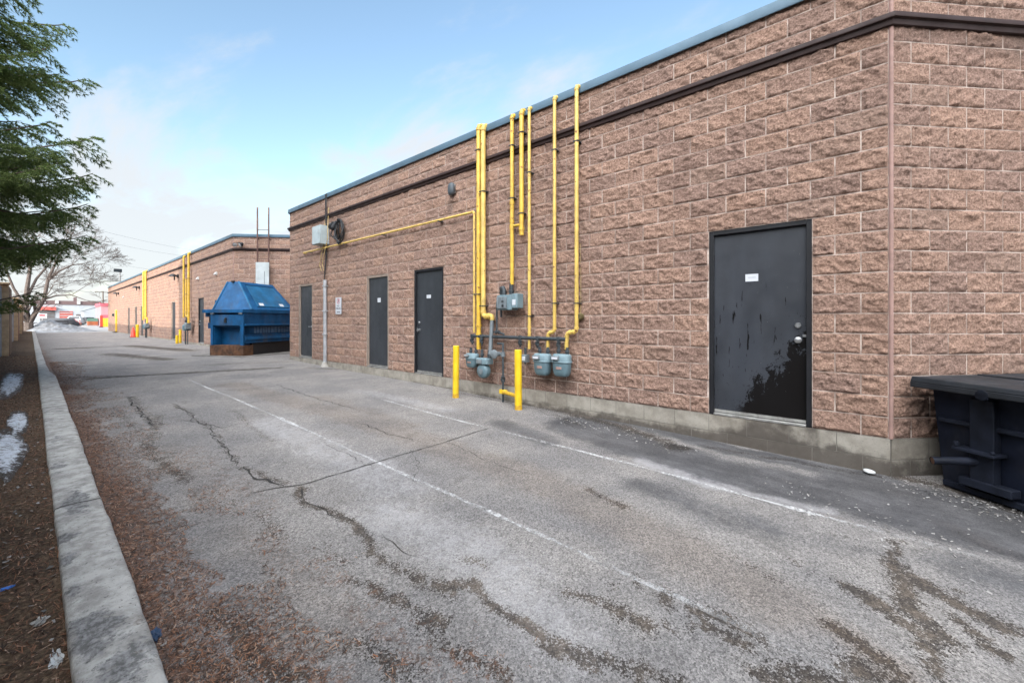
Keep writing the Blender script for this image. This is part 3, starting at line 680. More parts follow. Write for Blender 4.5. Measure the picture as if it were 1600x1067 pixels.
# ------------------------------------------------------------------ BLOCK WALLS
BL, CH = .4064, .2032; ZB = .347
def block_wall(org, d, nrm, L, z0, nco, openings, nu, nv, seed, amp=1.0, first_half=lambda c: c % 2 == 0, joint=.0054, stainf=None, lod=None):
    """courses of split-face blocks as real relief over a mortar bed; returns V,F,mi,tint,stain"""
    rg = np.random.default_rng(seed)
    Vs, Fs, MI, TI, ST = [], [], [], [], []; base = 0
    org = np.array(org); d3 = np.array([d[0], d[1], 0.]); n3 = np.array([nrm[0], nrm[1], 0.])
    for c in range(nco):
        za, zb = z0 + c * CH, z0 + (c + 1) * CH
        cuts = [0.0]; s = BL / 2 if first_half(c) else BL
        while s < L - .02: cuts.append(s); s += BL
        cuts.append(L)
        ops = [(a, b) for a, b, oz0, oz1 in openings if oz0 < (za + zb) / 2 < oz1]
        segs = []
        for a, b in zip(cuts[:-1], cuts[1:]):
            parts = [(a, b)]
            for oa, ob in ops:
                nxt = []
                for p, q in parts:
                    if q <= oa or p >= ob: nxt.append((p, q)); continue
                    if p < oa: nxt.append((p, oa))
                    if q > ob: nxt.append((ob, q))
                parts = nxt
            segs += [(p, q) for p, q in parts if q - p > .025]
        for p, q in segs:
            mu, mv = nu, nv
            if lod:
                k = lod((p + q) / 2); mu, mv = k
            mu = max(2, int(round(mu * (q - p) / BL)))
            uu = np.linspace(0, 1, mu + 1); vv = np.linspace(0, 1, mv + 1)
            # tighten the rim so joints stay crisp
            U, Vq = np.meshgrid(uu, vv)
            su = p + joint + (q - p - 2 * joint) * U; zz = za + joint + (CH - 2 * joint) * Vq
            e = np.minimum(np.minimum(su - p, q - su), np.minimum(zz - za, zb - zz)) - joint
            rim = np.clip(e / .022, 0, 1); rim = 1 - (1 - rim) ** 2
            off = rg.uniform(0, 900, 2)
            h1 = fbm(su * 15 + off[0], zz * 19 + off[1], seed, 4, .6) - .5
            h2 = np.abs(fbm(su * 24 + off[1], zz * 40 + off[0], seed + 5, 3) - .5)
            tilt = (U - .5) * rg.normal(0, .008) + (Vq - .5) * rg.normal(-.003, .009)
            hh = .004 + rim * (.011 + rg.normal(0, .002)) * amp + rim * amp * (h1 * .052 - h2 * .040 + tilt)
            hh = np.maximum(hh, .002)
            hh = np.where(e <= 1e-6, .003, hh)
            P = org + d3 * su[..., None] + n3 * hh[..., None]; P[..., 2] = zz
            ii = np.arange(P.shape[0] * P.shape[1]).reshape(P.shape[:2]) + base
            Vs.append(P.reshape(-1, 3)); m_ = P.shape[0] * P.shape[1]; base += m_
            f = np.stack([ii[:-1,:-1], ii[:-1,1:], ii[1:,1:], ii[1:,:-1]], -1).reshape(-1, 4); Fs.append(f)
            MI.append(np.zeros(len(f)))
            TI.append(np.full(m_, rg.uniform())); ST.append((stainf(su, zz) if stainf else np.zeros_like(su)).ravel())
    # mortar bed, split round the openings
    zt = z0 + nco * CH
    xs = sorted({0.0, L, *[a for o in openings for a in o[:2]]}); zs = sorted({z0, zt, *[min(max(z, z0), zt) for o in openings for z in o[2:]]})
    for a, b in zip(xs[:-1], xs[1:]):
        for c, e_ in zip(zs[:-1], zs[1:]):
            if e_ - c < 1e-6: continue
            if any(o[0] <= (a+b)/2 <= o[1] and o[2] <= (c+e_)/2 <= o[3] for o in openings): continue
            q = np.array([org + d3 * s for s in (a, b, b, a)]); q[:, 2] = (c, c, e_, e_)
            Vs.append(q); Fs.append(np.array([[base, base+1, base+2, base+3]])); base += 4
            MI.append(np.ones(1)); TI.append(np.zeros(4)); ST.append(np.zeros(4))
    return [np.concatenate(Vs), np.concatenate(Fs), np.concatenate(MI), np.concatenate(TI), np.concatenate(ST)]
def join(parts):
    b = 0; V, Fq, MI, TI, ST = [], [], [], [], []
    for p in parts:
        V.append(p[0]); Fq.append(p[1] + b); b += len(p[0]); MI.append(p[2]); TI.append(p[3]); ST.append(p[4])
    return [np.concatenate(x) for x in (V, Fq, MI, TI, ST)]
def plain_quads(quads):
    V = np.array([p for q in quads for p in q], float)
    return [V, np.arange(len(V)).reshape(-1, 4), np.zeros(len(quads)), np.full(len(V), .5), np.zeros(len(V))]

q2 = math.sqrt(.5)
NCO = 23; ZT = ZB + NCO * CH           # top of blocks
ZCOP0, ZCOP1 = 4.93, 5.04
# door openings on the near building, in metres from the near corner
DO = [(.61, 1.625), (6.575, 7.54), (8.515, 9.465), (12.46, 13.39)]
DZ1 = ZB + 11 * CH
ops = [(a, b, ZB, DZ1) for a, b in DO]
def stain_main(s, z):
    st = np.exp(-((z - 4.30) / .25) ** 2) * .35 * (z < 4.36)
    st = np.maximum(st, .75 * np.exp(-((s - 3.9) / 1.0) ** 2 - ((z - .5) / .3) ** 2))
    st = np.maximum(st, .6 * np.exp(-((s - 6.35) / .15) ** 2 - ((z - 3.8) / .3) ** 2))
    st = np.maximum(st, .5 * np.exp(-((s - 4.2) / .8) ** 2 - ((z - 3.7) / .7) ** 2))
    return np.maximum(st, .45 * np.exp(-((z - 3.42) / .12) ** 2) * (s > 5.8))
LM = Y1 - Y0
w_main = block_wall((D, Y0 + .014, 0), (0, 1), (-1, 0), LM - .014, ZB, NCO, [(a - .014, b - .014, c, e) for a, b, c, e in ops], 24, 12, 11, 1.0, stainf=stain_main,
                    lod=lambda s: (26, 13) if s < 4.5 else ((18, 9) if s < 8 else (12, 6)))
def stain_ch(s, z): return .9 * np.exp(-((s - .35) / .22) ** 2 - ((z - .62) / .22) ** 2) + .5 * np.exp(-((z - 4.25) / .2) ** 2) + .55 * np.clip((s - .7) / 1.2, 0, 1)
w_cham = block_wall((D + .014 * q2, Y0 - .014 * q2, 0), (q2, -q2), (-q2, -q2), 5.0, ZB, NCO, [], 26, 13, 12, 1.0, stainf=stain_ch, lod=lambda s: (26, 13) if s < 2.6 else (8, 4))
NX, NY = D + 2.795, 16.495     # notch between the two buildings
w_not1 = block_wall((D, Y1, 0), (q2, q2), (-q2, q2), 3.95, ZB, NCO, [], 4, 2, 13, .9)
B_ = (D + 5.014 * q2, Y0 - 5.014 * q2)
rest = plain_quads([[(B_[0], B_[1], 0), (25, B_[1] - 6, 0), (25, B_[1] - 6, ZT), (B_[0], B_[1], ZT)], [(25, B_[1] - 6, 0), (25, 16.48, 0), (25, 16.48, ZT), (25, B_[1] - 6, ZT)], [(25, 16.48, 0), (NX, 16.48, 0), (NX, 16.48, ZT), (25, 16.48, ZT)]])
bld = thing('commercial_building', 'reddish split-face block building with four dark doors and yellow gas pipes, nearer of the two', 'building', (0, 0, 0))
V, Fq, MI, TI, ST = join([w_main, w_cham, w_not1, rest])
np_mesh('wall', V, Fq, [M['block'], M['mortar']], bld, {'tint': TI, 'stain': ST}, MI, True)

def footing(parts_def, parent):
    ps = []
    for org, d, nrm, L, sd, st in parts_def:
        ps.append(block_wall(org, d, nrm, L, ZB - 2 * CH, 2, [], 10, 5, sd, .12, first_half=lambda c: c % 2 == 0, joint=.003, stainf=st))
    V, Fq, MI, TI, ST = join(ps)
    return np_mesh('footing', V, Fq, [M['footing'], M['fjoint']], parent, {'tint': TI, 'stain': ST}, MI, True)
def st_foot(s, z):
    a = np.clip((.24 - z) / .18, 0, 1) * .8
    a = a + .9 * np.exp(-((s - 1.0) / .5) ** 2) * (s > .55) * (s < 1.62) * .75
    return a + .25 * np.exp(-((s - .3) / .4) ** 2)
def st_foot2(s, z): return np.clip((.24 - z) / .15, 0, 1) * .8 + np.clip((s - .35) / .3, 0, 1) * .35
footing([((D - .004, Y0, 0), (0, 1), (-1, 0), LM, 51, st_foot), ((D - .0028, Y0 - .0028, 0), (q2, -q2), (-q2, -q2), 5.0, 52, st_foot2), ((D, Y1, 0), (q2, q2), (-q2, q2), 3.9, 53, None)], bld)

def band(parent, name, path, prof, mat, bevel=0):
    """sweep a (outward, z) profile along a plan path; left-hand side of travel is outward"""
    mb = MB(); secs = []
    P = [Vector((p[0], p[1])) for p in path]
    for i, p in enumerate(P):
        ds = []
        if i > 0: ds.append((P[i] - P[i-1]).normalized())
        if i < len(P) - 1: ds.append((P[i+1] - P[i]).normalized())
        ns = [Vector((-t.y, t.x)) for t in ds]
        nn = ns[0] if len(ns) == 1 else (ns[0] + ns[1]).normalized() / max(.3, (ns[0] + ns[1]).normalized().dot(ns[0]))
        secs.append([(p.x + nn.x * o, p.y + nn.y * o, z) for o, z in prof])
    mb.loft(secs); return mb.build(name, mat, parent, ang=30)
path_main = [(D + 5 * q2, Y0 - 5 * q2), (D, Y0), (D, Y1), (NX - .004, NY - .004)]
trim_prof = [(-.05, 4.345), (.030, 4.345), (.036, 4.35), (.044, 4.395), (.070, 4.402), (.072, 4.41), (.066, 4.45), (.012, 4.478), (-.05, 4.48)]
trim_lo = [(-.03, 4.322), (.03, 4.322), (.03, 4.343), (-.03, 4.343)]
cop_prof = [(-.30, ZCOP0 + .05), (-.30, ZCOP1 + .012), (.048, ZCOP1), (.055, ZCOP0), (.05, ZCOP0 - .012), (.042, ZCOP0 - .012), (.042, ZCOP0 + .05)]
band(bld, 'trim_band', path_main, trim_prof, M['trim'])
band(bld, 'coping', path_main, cop_prof, M['coping'])
mb = MB(); mb.prism([(D + .2, Y1 - .2), (NX, NY - .3), (25, 16.4), (25, B_[1] - 6), (B_[0] + .1, B_[1] + .1), (D + .25, Y0)], 4.6, 4.7); mb.build('roof', M['roof'], bld, smooth=False)
# parapet back so the coping is not hollow
mb = MB(); mb.box(D + .005, D + .26, Y0 + .15, Y1 - .15, ZT - .02, ZCOP0 + .015); mb.build('parapet', M['plain_brick'], bld, smooth=False)
mb = MB(); mb.cyl((D + .006, Y0 - .003, ZB), (D + .006, Y0 - .003, ZCOP0 - .02), .019, 10); mb.build('corner_joint', M['sealant'], bld)
mb = MB(); y_, _ = PW(724, 500); mb.box(D - .013, D + .01, y_ - .006, y_ + .006, ZB, ZCOP0 - .02); mb.build('control_joint', M['sealant'], bld, smooth=False)

def make_door(parent, s0, s1, mat, jamb, latch, knobs=True, lever=False, notice=None, z0=None, z1=None, thresh=True, recess=.045):
    """s along the wall from the near corner; latch = 'near' / 'far' edge"""
    ya, yb = Y0 + s0, Y0 + s1; za = ZB + .004 if z0 is None else z0; zb = DZ1 if z1 is None else z1
    fw = .05
    leaf = MB(); leaf.box(0, .04, fw - .006, (yb - ya) - fw + .006, .022, (zb - za) - fw + .006)
    lo = leaf.build('door', mat, parent, .002)
    lo.location = (D + recess, ya, za)
    # the leaf's own y runs from near to far; the dark patch uses a flipped axis through scale
    fr = MB(); H_ = zb - za; Wd = yb - ya; fx0, fx1 = -recess + .006, .07
    fr.box(fx0, fx1, 0.001, fw, 0, H_ - .001); fr.box(fx0, fx1, Wd - fw, Wd - .001, 0, H_ - .001); fr.box(fx0, fx1, fw, Wd - fw, H_ - fw, H_ - .001)
    fr.build('frame', jamb, lo, .003)
    if thresh:
        t = MB(); t.box(-recess - .012, .05, fw + .002, Wd - fw - .002, -.002, .020); t.build('threshold', M['alu'], lo, .002)
        t = MB(); t.box(-.006, -.001, fw + .004, Wd - fw - .004, .028, .060); t.build('sweep', M['alu'], lo)
    yl = fw + .075 if latch == 'near' else Wd - fw - .075
    if knobs:
        for nm, zz, rr in (('deadbolt', 1.09, .030), ('knob', .93, .034)):
            k_ = MB(); k_.lathe([(rr, 0), (rr, -.008), (rr * .55, -.014), (rr * .5, -.03), (rr * .95, -.036), (rr * .9, -.052), (rr * .4, -.058)] if nm == 'knob' else [(rr, 0), (rr, -.016), (rr * .85, -.022), (.004, -.022)], (0, yl, zz), 'x', 16)
            k_.build(nm, M['steel'], lo)
        dr = 1 if latch == 'far' else -1
        k_ = MB(); k_.box(-.010, -.0005, min(yl + dr * .04, yl + dr * .115), max(yl + dr * .04, yl + dr * .115), .965, .99); k_.build('latch_plate', M['steel'], lo)
    if lever:
        k_ = MB(); k_.lathe([(.03, 0), (.03, -.01), (.012, -.014), (.012, -.05)], (0, yl, .95), 'x', 12); k_.tube([(-.045, yl, .95), (-.05, yl + (.12 if latch == 'near' else -.12), .95)], .011, 8); k_.build('lever_handle', M['steel'], lo)
        k_ = MB(); k_.box(-.006, 0, yl - .03, yl + .03, 1.12, 1.26); k_.build('lock_plate', M['alu'], lo)
    if notice:
        y0n, z0n, wn_, hn_ = notice
        k_ = MB(); k_.mi = 0; k_.box(-.0025, -.0005, y0n, y0n + wn_, z0n, z0n + hn_)
        o_ = k_.build('notice', [M['white']], lo, smooth=False)
        k_ = MB(); k_.box(-.0034, -.0027, y0n + wn_ * .18, y0n + wn_ * .82, z0n + hn_ * .45, z0n + hn_ * .60); k_.build('faded_print', M['conduit'], o_, smooth=False)
    yh = Wd - fw + .004 if latch == 'near' else fw - .004
    for zz in (.22, 1.05, 1.85): hg = MB(); hg.cyl((-.010, yh, zz), (-.010, yh, zz + .10), .009, 8); hg.build('hinge', jamb, lo)
    return lo
# nearest door: latch on its near (right-hand) edge; dark patch mask runs from the hinge edge, so flip the leaf
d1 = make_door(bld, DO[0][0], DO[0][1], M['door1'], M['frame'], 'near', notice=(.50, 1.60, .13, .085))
make_door(bld, DO[1][0], DO[1][1], M['door2'], M['frame'], 'far', notice=(.45, 1.61, .14, .07))
make_door(bld, DO[2][0], DO[2][1], M['door2'], M['frame_tan'], 'far', knobs=False, notice=(.40, 1.58, .13, .10))
make_door(bld, DO[3][0], DO[3][1], M['door2'], M['frame_tan'], 'near', knobs=False, lever=True)

# far building, same wall line
fb = thing('commercial_building', 'farther block building with sunlit upper wall, yellow pipes and narrow doors beyond the blue compactor', 'building', (0, 0, 0))
def far_s(u): return PW(u, 500)[0] - YE
FD = [(far_s(318.6), far_s(310.6)), (far_s(274), far_s(268)), (far_s(223.5), far_s(221)), (far_s(213.9), far_s(210.2)), (far_s(202.6), far_s(200.2))]
FD = [(a, a + .98) for a, b in FD]
fops = [(a, b, ZB, DZ1) for a, b in FD]
f_main = block_wall((D, YE, 0), (0, 1), (-1, 0), YF - YE, ZB, NCO, fops, 4, 3, 21, .9, lod=lambda s: (6, 4) if s < 10 else (3, 2))
f_not = block_wall((D, YE, 0), (q2, -q2), (-q2, -q2), 3.95, ZB, NCO, [], 8, 5, 22, .9)
f_end = block_wall((D, YF, 0), (1, 0), (0, 1), 19.6, ZB, NCO, [], 2, 2, 23, .5)
rest = plain_quads([[(25, YF, 0), (25, 16.51, 0), (25, 16.51, ZT), (25, YF, ZT)], [(25, 16.51, 0), (NX, 16.51, 0), (NX, 16.51, ZT), (25, 16.51, ZT)]])
V, Fq, MI, TI, ST = join([f_main, f_not, f_end, rest])
np_mesh('wall', V, Fq, [M['block'], M['mortar']], fb, {'tint': TI, 'stain': ST}, MI, True)
footing([((D, YE, 0), (0, 1), (-1, 0), YF - YE, 61, None), ((D, YE, 0), (q2, -q2), (-q2, -q2), 3.9, 62, None)], fb)
path_far = [(NX + .004, NY + .004), (D, YE), (D, YF), (24, YF)]
band(fb, 'trim_band', path_far, trim_prof, M['trim']); band(fb, 'coping', path_far, cop_prof, M['coping'])
mb = MB(); mb.prism([(D + .2, YE + .1), (NX + .1, NY + .4), (25, 16.6), (25, YF - .2), (D + .2, YF - .2)], 4.6, 4.7); mb.build('roof', M['roof'], fb, smooth=False)
mb = MB(); mb.box(D + .005, D + .26, YE + .15, YF - .05, ZT - .02, ZCOP0 + .015); mb.build('parapet', M['plain_brick'], fb, smooth=False)
mb = MB(); mb.cyl((D + .008, YE, ZB), (D + .008, YE, ZCOP0 - .02), .02, 10); mb.build('corner_joint', M['sealant'], fb)
yy = Y0
for i, (a, b) in enumerate(FD):
    make_door(fb, a + YE - Y0, b + YE - Y0, M['door2'], M['frame_tan'] if i != 0 else M['frame'], 'far', knobs=(i == 0), thresh=(i < 2))

# ------------------------------------------------------------------ GAS PIPES
OFF = .10
def pipe_thing(label, path, r, mat, brackets=(), collars=(), group='yellow gas pipes on the block walls', cap_top=True, name='gas_pipe', n=12):
    """path: world points; the thing's base sits at the first point"""
    b0 = Vector(path[0]); t = thing(name, label, 'pipe', b0, 0, group)
    L = [Vector(p) - b0 for p in path]
    mb = MB()
    # soften bends with short extra points
    Q = [L[0]]
    for i in range(1, len(L) - 1):
        a = (L[i-1] - L[i]); c = (L[i+1] - L[i]); k_ = min(r * 1.6, a.length * .45, c.length * .45)
        A, Cc = L[i] + a.normalized() * k_, L[i] + c.normalized() * k_
        Q += [A, (A + Cc) * .25 + L[i] * .5, Cc]
    Q.append(L[-1]); mb.tube(Q, r, n); mb.build('tube', mat, t)
    
    for i in range(1, len(L) - 1):
        for q in (L[i-1], L[i+1]):
            d = (q - L[i]); 
            if d.length < r * 3.2: continue
            d.normalize(); fit = MB(); fit.cyl(L[i] + d * r * 1.3, L[i] + d * r * 2.3, r * 1.22, n); fit.build('fitting', mat, t)
    for z in collars:
        fit = MB(); fit.cyl((0, 0, z - b0.z - r * .7), (0, 0, z - b0.z + r * .7), r * 1.25, n); fit.build('fitting', mat, t)
    for yz in brackets:
        y, z = (None, yz) if not isinstance(yz, tuple) else yz
        br = MB(); yo = 0 if y is None else y - b0.y
        br.box(-r * 1.08, D - b0.x - .002, yo - .006 - r, yo + r + .012, z - b0.z - .008, z - b0.z + .008); 
        br.build('bracket', M['iron'], t)
    return t
def riser(u_top, v_top, pts, r, mat, label, br=(), collars=(), off=OFF):
    """pts: list of (u, v) down from the top; a gooseneck at the top turns onto the roof"""
    X = D - off; P = []
    for u, v in [(u_top, v_top)] + pts:
        y, z = PW(u, v, off); P.append([X, y, z])
    for a, b in zip(P[:-1], P[1:]):      # keep risers plumb
        if abs(a[1] - b[1]) < .12 and abs(a[2] - b[2]) > .3: b[1] = a[1]
    y, z = P[0][1], P[0][2]
    path = [tuple(p) for p in P[::-1]] + [(D + .35, y, z)]
    return pipe_thing(label, path, r, mat, [(y, b) for b in br], collars)
def zs(u, vs, off=OFF): return [PW(u, v, off)[1] for v in vs]
t = riser(748, 196, [(744.5, 515), (743, 545)], .043, M['yellow'], 'thick deep yellow gas pipe, left one of the touching pair', zs(746, [236, 460]))
t = riser(755, 196, [(752.5, 494), (769, 494), (769, 500)], .045, M['yellow_pale'], 'thick pale yellow gas pipe, right one of the touching pair, elbowed at its foot', zs(754, [300, 478]))
y_, z_ = PW(741, 331, OFF); yl, zl = PW(474, 394, OFF); yb_, zb_ = PW(741, 520, OFF)
pipe_thing('thin yellow gas pipe running along the wall above three doors, then down', [(D - OFF, y_, zb_), (D - OFF, y_, z_), (D - OFF, yl, z_ + .01), (D + .02, yl, z_ + .01)], .022, M['yellow_pale'],
           [(y_, z) for z in zs(741, [460])] + [(Y0 + s, z_ - .015) for s in (6.6, 8.6, 10.4, 12.4)])
t = riser(800, 180, [(799.5, 352), (799, 445)], .033, M['yellow'], 'yellow gas pipe that ends on top of the square regulator box', zs(800, [228, 310]), zs(800, [318, 354]))
X = D - OFF; y1, z1 = PW(815, 172, OFF); y2, z2 = PW(813.5, 368, OFF); y3, z3 = PW(800, 354, OFF)
t = pipe_thing('short fat yellow gas pipe hanging beside the regulator riser, joined by a stub', [(X, y1, z2), (X, y1, z1), (D + .35, y1, z1)], .038, M['yellow'], [(y1, z) for z in zs(814, [208, 334])], zs(814, [358]))
mb = MB(); mb.cyl((0, 0, z3 - z2), (0, y3 - y1, z3 - z2 + .0), .024, 10); mb.build('stub', M['yellow'], t)
t = riser(827, 168, [(823.5, 515), (822.5, 545)], .025, M['yellow_pale'], 'thin yellow gas pipe, third from the right, straight down behind the bollard', zs(826, [270, 494]), zs(823, [511]))
t = riser(866.5, 151, [(862.5, 518), (856.5, 520), (856, 545)], .027, M['yellow_pale'], 'thin yellow gas pipe, second from the right, jogging into a blue-grey meter', zs(865, [235, 474]))
t = riser(901, 134, [(896, 518), (886, 520), (885, 546)], .030, M['yellow_pale'], 'thin yellow gas pipe, rightmost of the row, jogging into a meter', zs(898, [222, 474]))

# manifold and feed, dark painted iron
my0, mz = PW(882, 530, OFF + .02); my1, _ = PW(738, 528, OFF + .02)
XM = D - OFF - .02
t = thing('gas_manifold', 'dark iron gas manifold running level behind the meters', 'pipe', (XM, my0, mz))
mb = MB(); mb.cyl((0, -.02, 0), (0, my1 - my0, 0), .028, 12); mb.build('header', M['iron'], t)
for u, v1 in ((873, 552), (840, 552), (813, 548), (753, 552), (738, 552)):
    y, z = PW(u, v1, OFF + .02)
    mb = MB(); yy = y - my0; mb.cyl((0, yy, .02), (0, yy, max(z - mz, -.16)), .018, 10)
    mb.cyl((0, yy, -.035), (0, yy, .035), .036, 10); mb.lathe([(.018, -.13), (.034, -.12), (.034, -.10), (.022, -.09), (.022, -.07), (.036, -.06), (.036, -.045), (.02, -.04)], (0, yy, 0), 'z', 10)
    mb.box(-.05, -.02, yy - .012, yy + .012, -.105, -.06); mb.build('shutoff_valve', M['iron'], t)
# feed riser with regulator, from the ground
uy, uz = PW(786, 610, OFF + .02); yr, zr = PW(785, 515, OFF + .02)
t = thing('gas_feed_riser', 'slim grey feed riser with a round regulator rising from a yellow crossbar', 'pipe', (XM, uy, gz(uy)))
zb0 = gz(uy); yb2, zb2 = PW(774, 515, OFF)
mb = MB(); mb.tube([(0, 0, 0), (0, 0, PW(786, 537, OFF)[1] - zb0), (0, .13, PW(786, 537, OFF)[1] - zb0)], .019, 10); mb.build('tube', M['iron'], t)
zc_ = PW(783, 553, OFF)[1] - zb0
mb = MB(); mb.lathe([(.03, -.11), (.075, -.095), (.08, -.085), (.08, -.07), (.045, -.05), (.04, .05), (.02, .06)], (-.02, .12, zc_), 'x', 16)
mb.cyl((0, .0, zc_ ), (0, .2, zc_), .03, 12); mb.cyl((0, 0, zc_ - .04), (0, 0, zc_ + .04), .04, 12); mb.build('regulator', M['galv'], t)
zc2 = PW(786, 592, OFF)[1] - zb0
mb = MB(); mb.box(-.05, .05, -.012, .012, zc2 - .015, zc2 + .015); mb.lathe([(.02, -.06), (.035, -.05), (.035, -.02), (.026, 0), (.035, .02), (.035, .05), (.02, .06)], (0, 0, zc2), 'z', 10); mb.build('shutoff_valve', M['iron'], t)
# loop from the square regulator down to the manifold
yA, zA = PW(777.5, 452, OFF); yB, zB_ = PW(776, 516, OFF); yC, zC = PW(792, 518, OFF)
t = thing('gas_link_pipe', 'thin dark pipe from the square regulator down to the valve on the manifold', 'pipe', (XM, yA, mz))
mb = MB(); mb.tube([(0, .0, zA - mz - .22), (0, .0, .08), (0, -.04, .08), (0, -.16, .05), (0, -.16, 0)], .017, 10); mb.build('tube', M['iron'], t)
mb = MB(); mb.lathe([(.02, -.05), (.034, -.04), (.034, -.02), (.022, -.01), (.022, .02), (.034, .03), (.034, .045), (.02, .05)], (0, -.02, .08), 'y', 10); mb.box(-.07, -.02, -.05, .03, .07, .095); mb.build('shutoff_valve', M['iron'], t)
# big grey outlet from elbow to the round meter
yE_, zE = PW(769, 500, OFF); yF_, zF = PW(764, 560, OFF + .08)
t = thing('gas_outlet_pipe', 'fat blue-grey pipe between the yellow elbow and the round meter', 'pipe', (D - OFF, yE_, zF))
mb = MB(); mb.tube([(-.06, .0, 0), (0, 0, zE - zF)], .036, 14); mb.build('tube', M['galv'], t)
mb = MB(); mb.cyl((-.058, 0, .01), (-.05, 0, .07), .048, 14); mb.build('fitting', M['iron'], t)

# square rotary regulator / big meter (upper)
def rbox(mb, x0, x1, y0, y1, z0, z1, ch):
    mb.loft([[(x0, y0 + ch, z), (x0, y1 - ch, z), (x0 + ch, y1, z), (x1, y1, z), (x1, y0, z), (x0 + ch, y0, z)] for z in (z0, z1)])
ya, za = PW(806, 486, .22); yb, zb = PW(778, 466, .22)
t = thing('gas_meter', 'light grey square gas meter, highest on the wall with two pipes on top', 'gas meter', (D - .17, (ya + yb) / 2, za), 0, 'gas meters on the near block wall')
hw = (yb - ya) / 2; hh = PW(790, 461, .22)[1] - za
mb = MB(); rbox(mb, -.085, .085, -hw + .06, hw, .02, hh, .015); mb.build('body', M['meter_lt'], t, .006)
mb = MB(); rbox(mb, -.115, -.087, -hw + .16, hw - .02, .04, hh - .03, .01)
for k_ in range(3): mb.box(-.125, -.116, hw - .06 - .08 * k_, hw - .03 - .08 * k_, .05, hh - .04)
mb.build('cover', M['galv'], t, .004)
for q in ((-.02, .06, .07, .11), (.0, .08, .15, .175)): mb = MB(); mb.box(-.119, -.1155, *q); mb.build('vent', M['black'], t, smooth=False)
mb = MB(); rbox(mb, -.10, .075, -hw - .06, -hw + .058, .05, hh + .015, .02); mb.build('index_housing', M['meter_lt'], t, .006)
mb = MB(); mb.box(-.104, -.1005, -hw - .035, -hw + .035, .10, .19); mb.build('index_label', M['white'], t, smooth=False)
for s_, q in ((1, 'inlet'), (-1, 'outlet')):
    mb = MB(); y_p = hw - .05 if s_ > 0 else PW(799, 445, OFF)[0] - (ya + yb) / 2
    if s_ > 0:
        mb.tube([(.05, y_p, hh), (.05, y_p, hh + .09), (.05, y_p + .02, hh + .13), (.06, y_p + .07, hh + .13), (.07, y_p + .08, hh + .04), (.07, y_p + .08, -.1)], [.038, .038, .038, .034, .026, .018], 12)
    else:
        mb.lathe([(.038, hh), (.038, hh + .05), (.048, hh + .055), (.048, hh + .085), (.038, hh + .09), (.036, hh + .2)], (.07, y_p, 0), 'z', 12)
    mb.build(q, M['iron'], t)

def diaphragm_meter(label, loc, w=.30, h=.33, dep=.19):
    """two-piece diaphragm meter: rounded pan under a flanged top case with index box"""
    t = thing('gas_meter', label, 'gas meter', loc, 0, 'gas meters on the near block wall')
    def sec(z, ww, dd, ex=3.0, n=24):
        out = []
        for j in range(n):
            a = 2 * math.pi * j / n; c, s = math.cos(a), math.sin(a)
            out.append((dd * math.copysign(abs(c) ** (2/ex), c), ww * math.copysign(abs(s) ** (2/ex), s), z))
        return out
    W2, D2 = w / 2, dep / 2; zf = h * .62
    mb = MB(); mb.loft([sec(z * zf, W2 * k_, D2 * k2) for z, k_, k2 in ((0, .55, .55), (.03, .68, .68), (.12, .80, .80), (.3, .90, .88), (.6, .95, .92), (1, .97, .95))]); mb.build('pan', M['meter'], t, ang=50)
    mb = MB(); mb.loft([sec(zf + .001, W2 * 1.06, D2 * 1.08), sec(zf + .022, W2 * 1.06, D2 * 1.08)]); mb.build('flange', M['meter_lt'], t, .004)
    mb = MB(); mb.loft([sec(zf + .023, W2 * 1.0, D2 * .98), sec(h * .92, W2 * 1.0, D2 * .95), sec(h * .98, W2 * .92, D2 * .85), sec(h, W2 * .80, D2 * .7)]); mb.build('top_case', M['meter_lt'], t, ang=50)
    mb = MB(); mb.box(-D2 - .03, -D2 * .7, W2 * -.05, W2 * .78, zf + .04, h * .93); ib = mb.build('index_box', M['galv'], t, .006)
    mb = MB(); mb.box(-D2 - .033, -D2 - .0305, W2 * .02, W2 * .7, zf + .055, h * .88); mb.build('index_label', M['white'], ib, smooth=False)
    mb = MB(); mb.box(-D2 * .955 - .004, -D2 * .90, -.045, .045, zf * .55, zf * .72); mb.build('plate', M['sealant'], t, smooth=False)
    for s_ in (-1, 1):
        mb = MB(); mb.lathe([(.024, h - .02), (.024, h + .02), (.034, h + .024), (.034, h + .05), (.024, h + .055), (.022, h + .10)], (.03, s_ * W2 * .52, 0), 'z', 12); mb.build('spud', M['iron'], t)
    return t
def at_wall(u, v, off): y, z = PW(u, v, off); return (D - off, y, z)
diaphragm_meter('blue-grey rounded gas meter, rightmost of the low pair', at_wall(878, 588, .17), .30, .34)
diaphragm_meter('blue-grey rounded gas meter beside the near bollard, left of the low pair', at_wall(848, 586, .17), .30, .34)
